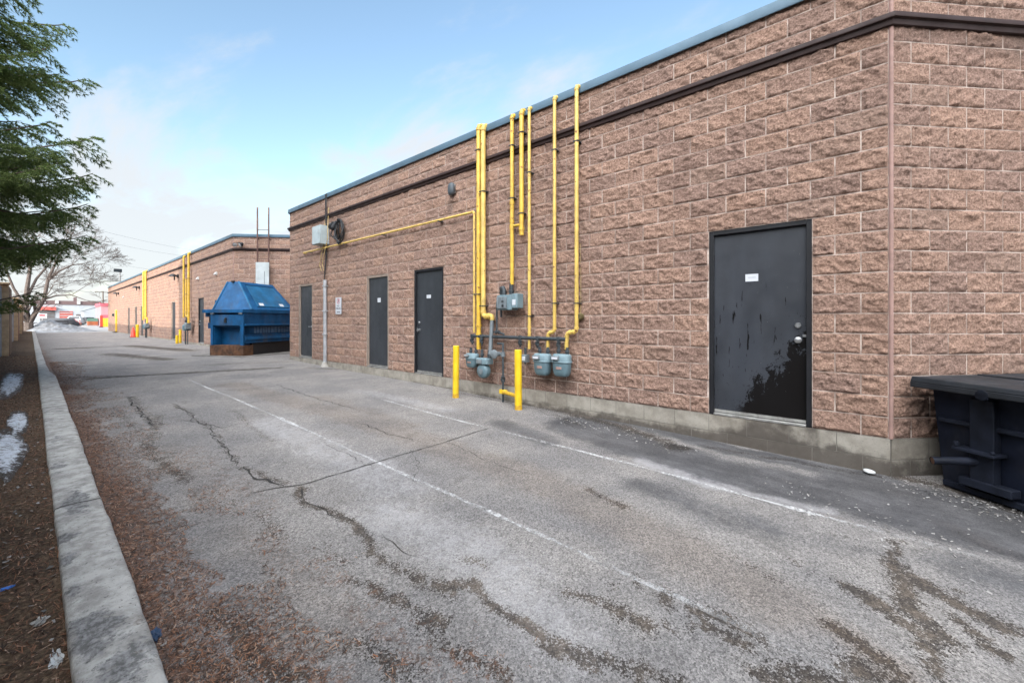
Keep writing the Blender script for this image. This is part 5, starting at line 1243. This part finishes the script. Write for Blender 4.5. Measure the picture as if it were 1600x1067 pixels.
def spruce(name, label, base, height, z_first, Lf, seed, aim=None):
    r = np.random.default_rng(seed); t = thing(name, label, 'tree', base)
    mb = MB(); mb.tube([(0, 0, -.3), (.02, 0, height * .35), (0, .03, height * .7), (0, 0, height)], [.24, .17, .09, .01], 10)
    S0, S1, T0 = [], [], []
    z = z_first
    while z < height - .3:
        nb = int(r.integers(6, 9)) if z < 9 else 5
        ph0 = r.uniform(0, 6.28)
        for k in range(nb):
            ph = ph0 + 6.283 * k / nb + r.normal(0, .18); L = Lf(z) * r.uniform(.80, 1.10); zz = z + r.normal(0, .14)
            back = math.cos(ph) < -.25        # away from the lane: fewer shoots
            u = np.array([math.cos(ph), math.sin(ph), 0]); sd = np.array([-u[1], u[0], 0])
            m = 22; tt = np.linspace(0, 1, m)
            sag = r.uniform(.16, .30) * L
            ax = np.outer(tt * L, u); ax[:, 2] = zz + .10 * L * tt - sag * np.sin(tt * np.pi * .62) ** 1.4 * 1.2 + .10 * L * np.clip(tt - .75, 0, 1) ** 1.2 * 3
            ax += sd * (np.sin(tt * 3 + r.uniform(0, 6)) * .05 * L * tt)[:, None]
            mb.tube([tuple(p) for p in ax[::4]] + [tuple(ax[-1])], list(np.linspace(.032, .006, len(ax[::4]) + 1)), 5)
            S0.append(ax[6:-1]); S1.append(ax[7:]); T0.append(np.full(m - 7, .5))
            ns = int(L / (.055 if not back else .13))
            for j in range(ns):
                f = .16 + .84 * (j + r.uniform(0, 1)) / ns; i0 = f * (m - 1); i = min(int(i0), m - 2); p = ax[i] + (ax[i+1] - ax[i]) * (i0 - i)
                sg = 1 if j % 2 else -1; fw = r.uniform(.35, .8)
                l = (L * .30 * (1.12 - f) ** .7 + .06) * r.uniform(.6, 1.15)
                dv = u * fw + sd * sg * r.uniform(.55, 1.0) + np.array([0, 0, r.normal(-.16, .14)]); dv /= np.linalg.norm(dv)
                q = max(3, int(l / .07)); s_ = np.linspace(0, 1, q + 1)
                tw = p + np.outer(s_ * l, dv); tw[:, 2] -= (s_ ** 2) * l * r.uniform(.15, .55)
                S0.append(tw[:-1]); S1.append(tw[1:])
                for a in range(1, q + 1):
                    if l < .14: break
                    for sg2 in (-1, 1):
                        l2 = l * .38 * (1.15 - s_[a]) * r.uniform(.6, 1.2) + .03
                        side = np.cross(dv, [0, 0, 1]); d2 = dv * .75 + side * sg2 * .8 + np.array([0, 0, r.normal(-.25, .2)]); d2 /= np.linalg.norm(d2)
                        e = tw[a] + d2 * l2; mid = tw[a] + d2 * l2 * .5; e[2] -= l2 * .15
                        S0.append(np.stack([tw[a], mid])); S1.append(np.stack([mid, e]))
        z += r.uniform(.25, .36) if z < 7.5 else .6
    mb.build('trunk', M['bark'], t)
    P0, P1 = np.concatenate(S0), np.concatenate(S1)
    V, T = blades(P0, P1, .013, .055, 8, seed + 1)
    np_mesh('crown', V, np.arange(len(V)).reshape(-1, 3), M['needle'], t, {'tint': T})
    return t
spruce('spruce_tree', 'dark green spruce overhanging the fence at the upper left', (-2.35, 12.0, .3), 13.5, 2.1,
       lambda z: float(np.interp(z, [1.5, 2.4, 3.4, 4.6, 7, 11, 13.5], [1.45, 2.3, 2.95, 3.2, 2.95, 1.5, .25])), 17)

# ------------------------------------------------------------------ BARE TREE at the far end
def bare_tree(label, base, seed):
    rg = random.Random(seed); t = thing('bare_tree', label, 'tree', base)
    segs = []
    def grow(p, d, L, r0, depth):
        n = 4 if depth < 3 else 3; q = p; dd = d
        for i in range(n):
            dd = (dd + Vector((rg.gauss(0, .12), rg.gauss(0, .12), rg.gauss(.02, .10)))).normalized(); e = q + dd * L / n
            ra, rb = r0 * (1 - .42 * i / n), r0 * (1 - .42 * (i + 1) / n); segs.append((q.copy(), e.copy(), ra, rb, depth)); 
            if depth < 7 and i >= (1 if depth else 3):
                for _ in range(1 if depth < 2 else 2 if rg.random() < .55 else 1):
                    sp = rg.uniform(.45, .95); ax = Vector((rg.gauss(0, 1), rg.gauss(0, 1), rg.gauss(0, .5))).normalized()
                    nd = (dd + ax * sp).normalized(); nd.z = nd.z * .85 + (.12 if depth < 2 else -.02)
                    grow(e, nd.normalized(), L * rg.uniform(.58, .80), rb * rg.uniform(.5, .68), depth + 1)
            q = e
    def limb(pts, r0, r1):
        for i in range(len(pts) - 1):
            a = r0 + (r1 - r0) * i / (len(pts) - 1); b = r0 + (r1 - r0) * (i + 1) / (len(pts) - 1)
            segs.append((Vector(pts[i]), Vector(pts[i+1]), a, b, 0))
        q = Vector(pts[-1]); dd = (q - Vector(pts[-2])).normalized()
        for k in range(3): grow(q, (dd + Vector((rg.gauss(0, .4), rg.gauss(0, .4), rg.gauss(0, .3)))).normalized(), 1.5, r1 * .75, 3)
        for i in range(2, len(pts) - 1):
            for k in range(2): grow(Vector(pts[i]), Vector((rg.gauss(.5, .6), rg.gauss(0, .7), rg.uniform(.1, .9))).normalized(), 2.0, r1 * .6, 3)
    limb([(0, 0, -.2), (.02, 0, .9)], .36, .31)
    limb([(0, 0, .8), (-.15, .1, 2.2), (-.1, .1, 4.0), (.1, 0, 6.0), (.2, .2, 8.0)], .24, .09)
    limb([(.05, 0, .8), (.45, -.1, 1.9), (1.0, -.1, 3.2), (1.25, 0, 5.2), (1.9, .1, 7.4)], .22, .09)
    limb([(1.0, -.1, 3.2), (1.8, -.3, 3.6), (2.8, -.4, 3.7), (3.8, -.6, 3.2)], .09, .03)
    limb([(1.2, 0, 5.0), (2.0, -.2, 6.1), (2.9, -.3, 6.8), (3.7, -.3, 7.0)], .11, .03)
    limb([(-.12, .1, 3.2), (.5, .2, 5.2), (1.4, .2, 6.9), (2.5, .3, 9.2)], .12, .05)
    limb([(-.1, .1, 2.2), (-.9, .2, 4.2), (-1.5, .2, 6.5)], .14, .06)
    big = MB(); A = []
    for a, b, ra, rb, dp in segs:
        if dp <= 1: big.tube([a, b], [ra, rb], 8, caps=False)
        else: A.append((*a, *b, max(ra, .012), max(rb, .008)))
    big.build('trunk', M['bark_grey'], t)
    A = np.array(A); d = A[:, 3:6] - A[:, :3]; d /= np.linalg.norm(d, axis=1)[:, None] + 1e-9
    x = np.cross(d, [.3, .2, 1.]); x /= np.linalg.norm(x, axis=1)[:, None]; y = np.cross(d, x); V = []
    for P, rr in ((A[:, :3], A[:, 6]), (A[:, 3:6], A[:, 7])):
        for k in range(3):
            an = 2 * math.pi * k / 3; V.append(P + (x * math.cos(an) + y * math.sin(an)) * rr[:, None])
    V = np.stack(V, 1).reshape(-1, 3); b = (np.arange(len(A)) * 6)[:, None]
    Fq = np.concatenate([b + np.array([[k, (k+1) % 3, 3 + (k+1) % 3, 3 + k]]) for k in range(3)])
    np_mesh('crown', V, Fq, M['bark_grey'], t); return t
bare_tree('bare spreading deciduous tree beyond the fence end, beside the snow pile', (-.15, 61.0, .35), 5)

# ------------------------------------------------------------------ FAR WALL: pipes, meters, lamps, cone, bollards
FAR = 'yellow gas pipes on the block walls'
def far_pipe(u, v0, v1, r, label, top=True):
    y, z0 = PW(u, v1, .12); _, z1 = PW(u, v0, .12)
    pts = [(D - .12, y, z0), (D - .12, y, z1)] + ([(D + .3, y, z1)] if top else [(D - .12, y, z1 + .001)])
    return pipe_thing(label, pts if top else pts[:2], r, M['yellow'], [(y, z0 + (z1 - z0) * .6)], (), FAR, n=8)
far_pipe(287, 400, 496, .045, 'yellow gas pipe on the far building, left of the group nearer the compactor')
far_pipe(290.8, 436, 494, .04, 'shorter yellow gas pipe in the middle of the group on the far building', False)
far_pipe(294.8, 395, 495, .052, 'yellow gas pipe on the far building, right of the group nearer the compactor')
far_pipe(224, 424, 500, .052, 'yellow gas pipe on the far wall, left one of the distant pair')
far_pipe(227.6, 423, 498, .062, 'yellow gas pipe on the far wall, right one of the distant pair')
def far_meter(u, v, label, k=1.0):
    y, z = PW(u, v, .3); g0 = gz(y)
    t = thing('meter_set', label, 'gas meter', (D - .25, y, g0))
    mb = MB(); zz = max(.35, z - g0)
    mb.lathe([(.05, 0), (.16, .02), (.19, .12), (.19, .26), (.12, .34), (.05, .36)], (0, 0, zz), 'z', 14); mb.build('meter_body', M['meter'], t)
    mb = MB(); rbox(mb, -.12, .12, -.30, -.02, zz + .1, zz + .42, .03); mb.build('regulator', M['galv'], t, .01)
    mb = MB(); mb.tube([(0, .25, 0), (0, .25, zz + .55), (0, -.3, zz + .55)], .03, 8); mb.tube([(0, 0, zz + .3), (0, 0, zz + .7)], .03, 8); mb.tube([(0, -.18, 0), (0, -.18, zz + .15)], .025, 8); mb.build('piping', M['iron'], t)
    mb = MB(); mb.tube([(0, -.35, zz + .4), (0, -.35, zz + .75), (0, .1, zz + .75)], .05, 8); mb.build('yellow_elbow', M['yellow'], t)
    return t
far_meter(290, 517, 'cluster of meters under the far pipes, nearer the compactor')
far_meter(227, 514, 'cluster of meters under the distant pair of pipes')
def far_bollard(u, vb, vt, r, label):
    x, y = G(u, vb); Zc = x * S_ + y * C_
    return bollard((x, y, gz(y)), (vb - vt) / F_PX * Zc, r, label)
far_bollard(281.5, 536, 515, .06, 'yellow bollard by the meters nearer the compactor, taller of two')
far_bollard(276.5, 537, 524, .06, 'stubby yellow bollard by the far meters, shorter of two')
far_bollard(214.6, 527, 507, .085, 'yellow bollard beside the orange cone')
x, y = G(208.3, 527); t = thing('traffic_cone', 'orange traffic cone by the far building wall', 'traffic cone', (x, y, gz(y)))
mb = MB(); mb.box(-.2, .2, -.2, .2, .0, .04); mb.build('base', M['black'], t, .01)
mb = MB(); mb.lathe([(.16, .04), (.145, .08), (.04, .70), (.03, .71)], (0, 0, 0), 'z', 18); c_ = mb.build('cone_body', M['cone'], t)
x, y = G(183, 519.5); t = thing('yellow_post', 'tall yellow post on a black base near the far end of the wall', 'post', (x, y, gz(y)))
mb = MB(); mb.box(-.13, .13, -.13, .13, .06, 2.05); mb.build('post', M['yellow'], t, .02)
mb = MB(); mb.box(-.3, .3, -.3, .3, -.02, .06); mb.build('base', M['black'], t, .01)
mb = MB(); mb.box(-.15, .15, -.15, .15, 2.052, 2.18); mb.build('cap', M['yellow_pale'], t, .02)
for u, v, label in [(274, 431, 'black hooded lamp on the far wall nearest the pipe group'), (214.5, 449, 'black hooded lamp on the far wall left of the distant pipes'), (182.8, 458.5, 'black hooded lamp nearest the far end of the wall')]:
    y, z = PW(u, v, .15); t = thing('wall_lamp', label, 'wall lamp', (D - .02, y, z), 0, 'hooded lamps on the far wall')
    mb = MB(); mb.box(-.06, 0, -.08, .08, -.1, .1); mb.build('base', M['black'], t, .01)
    mb = MB(); mb.tube([(-.03, 0, 0), (-.18, 0, .06)], .03, 8); mb.build('arm', M['black'], t)
    mb = MB(); mb.lathe([(.04, .10), (.12, .06), (.2, -.04), (.19, -.05)], (-.24, 0, 0), 'z', 14); mb.build('shade', M['black'], t)
    mb = MB(); mb.box(-.2, -.14, -.03, .03, -.25, -.03); mb.build('sensor', M['black'], t, .01)
for u, v, label in [(309, 435, 'small white vent cap on the far wall right of the pipes'), (337, 427.5, 'small white vent cap on the far wall above the compactor'), (192.5, 464, 'tiny white vent cap high on the far end of the wall')]:
    y, z = PW(u, v, .05); t = thing('vent_cap', label, 'vent', (D - .01, y, z), 0, 'white vent caps on the far wall')
    mb = MB(); mb.box(-.05, 0, -.10, .10, -.07, .07); mb.build('flange', M['plastic_white'], t, .006)
    mb = MB(); mb.prism([(-.12, -.05), (-.05, .06), (-.05, -.05)], -.09, .09, 'y'); mb.build('hood', M['plastic_white'], t)
y, z = PW(187.5, 440, -1.0); t = thing('roof_vent', 'thin roof mast with a hooded head on the far roof', 'mast', (D + 1.0, y, 4.7))
mb = MB(); mb.cyl((0, 0, 0), (0, 0, 2.1), .07, 8); mb.build('mast', M['steel'], t)
mb = MB(); mb.box(-.5, .15, -.15, .15, 2.1, 2.45); mb.build('head', M['iron'], t, .02)
y, z = PW(177, 492, .06); t = thing('wall_box', 'small dark box low on the far end of the wall', 'wall box', (D - .05, y, z))
mb = MB(); mb.box(-.08, .04, -.16, .16, -.13, .13); mb.build('cabinet', M['iron'], t, .01); mb = MB(); mb.box(-.095, -.082, -.14, .14, -.11, .11); mb.build('lid', M['black'], t)

# ------------------------------------------------------------------ BACKGROUND YARD
def at(u, Y):            # X for a bearing u at distance Y along the lane
    r_ = ray(u, 500); return r_[0] / r_[1] * Y
def zat(u, v, Y):
    r_ = ray(u, v); return CAMZ + r_[2] / r_[1] * Y
YB = 128.0; gB = gz(YB)
wb = thing('warehouse', 'low white warehouse with brown fascia and two loading doors in the far background', 'building', (0, YB, gB))
x0, x1 = at(44, YB), at(157, YB); ztop = zat(100, 476, YB) - gB; zf_ = zat(100, 470, YB) - gB
mb = MB(); mb.box(x0 - 14, x1, 0, 16, -.3, ztop); mb.build('wall', M['bgwhite'], wb, smooth=False)
mb = MB(); mb.box(x0 - 14.2, x1 + .15, -.15, 16.1, ztop + .002, zf_); mb.build('fascia', M['bgbrown'], wb, smooth=False)
for ua, ub, va, vb, mm in [(62.6, 85.7, 485, 501, 'dock_dark'), (93, 114, 486, 501, 'dock_red')]:
    xa, xb = at(ua, YB), at(ub, YB); z1_, z0_ = zat(80, va, YB) - gB, max(.2, zat(80, vb, YB) - gB)
    mb = MB(); mb.box(xa, xb, -.06, -.002, z0_, z1_); o_ = mb.build('loading_door', M[mm], wb, smooth=False)
    for k_ in range(3): mb = MB(); zq = z0_ + (z1_ - z0_) * (k_ + .7) / 3.4; mb.box(xa + .05, xb - .05, -.10, -.062, zq, zq + .12); mb.build('slat', M['bgwhite'] if mm == 'dock_red' else M['galv'], o_, smooth=False)
xa, xb = at(60.5, YB), at(87.5, YB); z1_, z0_ = zat(80, 479.6, YB) - gB, zat(80, 484.6, YB) - gB
mb = MB(); mb.hexa([(xa, -1.0, z0_), (xb, -1.0, z0_), (xb, -.002, z0_), (xa, -.002, z0_)], [(xa, -.8, z1_ - .2), (xb, -.8, z1_ - .2), (xb, -.002, z1_), (xa, -.002, z1_)]); mb.build('awning', M['awning'], wb, smooth=False)
xa, xb = at(118.8, YB), at(125.6, YB); mb = MB(); mb.box(xa, xb, -.05, -.002, .0, zat(120, 491, YB) - gB); mb.build('door', M['dock_dark'], wb, smooth=False)
for u in (68, 88.8, 122.8): mb = MB(); xq = at(u, YB); mb.box(xq - .25, xq + .25, -.35, -.155, zf_ - .65, zf_ - .05); mb.build('wall_lamp', M['plastic_white'], wb)
mb = MB(); xq = at(119, YB); mb.box(xq - .25, xq + .25, 3, 3.5, zf_, zf_ + .9); mb.build('roof_vent', M['bgbrown'], wb)
YA = 118.0; gA = gz(YA)
an = thing('shed', 'small white gabled annex in front of the warehouse', 'building', (at(141, YA), YA, gA))
hw = (at(151, YA) - at(131, YA)) / 2; h_ = zat(141, 487, YA) - gA
mb = MB(); mb.box(-hw, hw, 0, 6, -.2, h_); mb.build('wall', M['bgwhite'], an, smooth=False)
mb = MB(); mb.prism([(-hw - .2, h_ + .003), (hw + .2, h_ + .9), (hw + .2, h_ + 1.05), (-hw - .2, h_ + .15)], -.2, 6.2, 'y'); mb.build('roof', M['galv'], an, smooth=False)
YR = 92.0; gR = gz(YR)
pk = thing('red_store', 'pale building with a bright red band behind the yellow barrier posts', 'building', (at(158, YR), YR, gR))
mb = MB(); mb.box(0, 9, 0, 8, -.2, zat(160, 478, YR) - gR); mb.build('wall', M['pinkpale'], pk, smooth=False)
mb = MB(); mb.box(-.12, 9, -.15, 8, zat(160, 478, YR) - gR + .003, zat(160, 473.5, YR) - gR); mb.box(-.03, 9, -.06, -.004, zat(160, 497, YR) - gR, zat(160, 492, YR) - gR); mb.build('red_band', M['pink'], pk, smooth=False)
for k_, u in enumerate((160.6, 163.2, 165.8, 168.2)):
    Yq = 86; t = thing('barrier_post', ['yellow barrier post by the red store, leftmost', 'yellow barrier post by the red store, second from left', 'yellow barrier post by the red store, third from left', 'yellow barrier post by the red store, against the block wall'][k_], 'bollard', (at(u, Yq), Yq, gz(Yq)), 0, 'yellow barrier posts by the red store')
    mb = MB(); mb.lathe([(.09, 0), (.09, 1.28), (.06, 1.33)], (0, 0, 0), 'z', 12); mb.build('tube', M['bollard'], t); mb = MB(); mb.lathe([(.13, 0), (.12, .06)], (0, 0, 0), 'z', 12); mb.build('collar', M['bollard_base'], t)
Yq = 84; t = thing('red_post', 'red post standing left of the yellow barrier posts', 'post', (at(158.4, Yq), Yq, gz(Yq))); zt2 = zat(158, 493, Yq) - gz(Yq)
mb = MB(); mb.box(-.14, .14, -.14, .14, 0, zt2); mb.build('post', M['cone'], t, .02); mb = MB(); mb.box(-.2, .2, -.2, .2, 0, .1); mb.build('foot', M['black'], t)
Yq = 96; xa, xb = at(136, Yq), at(152.5, Yq); t = thing('skip_bin', 'rust brown skip with dark green lid in the far yard', 'skip', ((xa + xb) / 2, Yq, gz(Yq))); hw = (xb - xa) / 2
mb = MB(); mb.hexa([(-hw * .9, -.7, .1), (hw * .9, -.7, .1), (hw * .9, .7, .1), (-hw * .9, .7, .1)], [(-hw, -.9, .75), (hw, -.9, .75), (hw, .9, .75), (-hw, .9, .75)]); mb.build('bin', M['orange'], t)
mb = MB(); mb.hexa([(-hw, -.9, .76), (hw, -.9, .76), (hw, .9, .76), (-hw, .9, .76)], [(-hw * .8, -.6, 1.25), (hw, -.6, 1.25), (hw, .7, 1.3), (-hw * .8, .7, 1.3)]); mb.build('lid', M['green'], t)
Yq = 72; t = thing('yard_sign', 'white notice board on a post behind the snow pile', 'sign', (at(66, Yq), Yq, gz(Yq))); z1_ = zat(66, 490, Yq) - gz(Yq); z0_ = zat(66, 497.5, Yq) - gz(Yq)
mb = MB(); mb.box(-.36, .36, -.03, .0, z0_, z1_); mb.build('board', M['white'], t); mb = MB(); mb.cyl((0, .035, 0), (0, .035, z1_), .03, 8); mb.build('pole', M['steel'], t)
mb = MB(); mb.box(-.22, .22, -.036, -.031, z1_ - .28, z1_ - .12); mb.build('red_mark', M['signred'], t)
def car(name, label, x, Y, mat, L, Wd, H, rz):
    t = thing(name, label, 'car', (x, Y, gz(Y)), rz)
    def sec(yf, z0, z1, w0, w1): return [(-w0, yf, z0), (w0, yf, z0), (w0 * 1.02, yf, (z0 + z1) / 2), (w1, yf, z1), (-w1, yf, z1), (-w0 * 1.02, yf, (z0 + z1) / 2)]
    w = Wd / 2; h = H
    mb = MB(); mb.loft([sec(-L/2, .35, .80*h*.55+.1, w*.86, w*.8), sec(-L/2+.15, .25, h*.58, w*.97, w*.92), sec(-L*.1, .22, h*.60, w, w*.95), sec(L*.3, .22, h*.60, w, w*.95), sec(L/2-.12, .25, h*.58, w*.96, w*.9), sec(L/2, .38, h*.52, w*.88, w*.8)]); mb.build('body', mat, t, .03)
    mb = MB(); mb.loft([sec(-L*.44, h*.58, h*.62, w*.9, w*.86), sec(-L*.36, h*.58, h*.97, w*.9, w*.68), sec(L*.12, h*.58, h, w*.9, w*.70), sec(L*.30, h*.58, h*.62, w*.9, w*.84)]); cb = mb.build('cabin', mat, t, .02)
    mb = MB(); mb.hexa([(-w*.78, -L*.435, h*.63), (w*.78, -L*.435, h*.63), (w*.78, -L*.40, h*.63), (-w*.78, -L*.40, h*.63)], [(-w*.62, -L*.375, h*.93), (w*.62, -L*.375, h*.93), (w*.62, -L*.35, h*.93), (-w*.62, -L*.35, h*.93)]); mb.build('window', M['glass'], cb)
    for sx_ in (-1, 1):
        for yy_ in (-L*.3, L*.3):
            mb = MB(); mb.lathe([(.2, -.1), (.32, -.1), (.34, -.07), (.34, .07), (.32, .1), (.2, .1)], (sx_ * (w - .1), yy_, .34), 'x', 16); wh = mb.build('wheel', M['tyre'], t)
            mb = MB(); mb.lathe([(.2, -.115), (.19, .115)], (sx_ * (w - .1), yy_, .34), 'x', 12); mb.build('rim', M['steel'], wh)
        mb = MB(); mb.box(sx_ * w * .72 - .11, sx_ * w * .72 + .11, -L/2 - .01, -L/2 + .12, h * .42, h * .56); mb.build('tail_light', M['signred'], t, .01)
    mb = MB(); mb.box(-w*.9, w*.9, -L/2 - .03, -L/2 + .06, .34, .52); mb.build('bumper', M['black'], t, .02)
    return t
car('parked_car', 'white hatchback seen from behind in the far yard', at(118, 106), 106, M['carwhite'], 4.2, 1.85, 1.6, R(-8))
car('parked_car', 'small dark car beside the skip in the far yard', at(131.5, 114), 114, M['cardark'], 4.0, 1.75, 1.4, R(30))
car('parked_car', 'dark low car half hidden behind the snow pile', at(88, 80), 80, M['cardark'], 4.4, 1.8, 1.35, R(80))
# utility pole and wires
Yq = 150; xq = at(161, Yq); t = thing('utility_pole', 'distant wooden utility pole with a crossarm above the red store', 'pole', (xq, Yq, gz(Yq))); zt3 = zat(161, 455, Yq) - gz(Yq)
mb = MB(); mb.tube([(0, 0, 0), (0, 0, zt3)], [.16, .11], 8); mb.build('mast', M['bark'], t); mb = MB(); mb.box(-1.5, 1.2, -.06, .06, zt3 - .35, zt3 - .2); mb.build('crossarm', M['bark'], t)
def wire(label, a, b, sag, r=.012):
    A, B = Vector(a), Vector(b); o = thing('power_line', label, 'cable', A, 0, 'power lines crossing the sky at the far end')
    mb = MB(); mb.tube([(B - A) * (k / 24) + Vector((0, 0, -sag * 4 * (k / 24) * (1 - k / 24))) for k in range(25)], r, 5); mb.build('strand', M['cable_black'], o)
for k_, (u0, v0, u1, v1) in enumerate([(121, 453, 161, 455.5), (140, 356, 350, 398), (145, 373, 330, 404), (140, 402, 300, 428)]):
    Ya, Yb_ = (140, 150) if k_ == 0 else (75, 90)
    wire(['power line from the bare tree side to the utility pole', 'uppermost faint power line crossing the pale sky', 'middle faint power line crossing the pale sky', 'lowest faint power line crossing the pale sky'][k_], (at(u0, Ya), Ya, zat(u0, v0, Ya)), (at(u1, Yb_), Yb_, zat(u1, v1, Yb_)), .4, .03 if k_ == 0 else .010)

# unseen building added to keep the sun off the near half of the lane
nb = thing('added_shade_building', 'tall plain brick block added out of view on the left to shade the lane', 'building', (-12, -6, .3))
mb = MB(); mb.box(-3.6, 0, -26, 25, -.5, 9.2); mb.build('wall', M['plain_brick'], nb, smooth=False)
mb = MB(); mb.box(-3.7, .12, -26.1, 25.1, 9.203, 9.4); mb.build('coping', M['coping'], nb, smooth=False)
for k_ in range(8):
    mb = MB(); yq = -24 + k_ * 6; mb.box(-.02, .04, yq, yq + 2, 5.2, 6.8); o_ = mb.build('window', M['glass'], nb, smooth=False)
    mb = MB(); mb.box(-.05, .09, yq - .08, yq + 2.08, 5.08, 5.19); mb.build('sill', M['concrete'], o_, smooth=False)
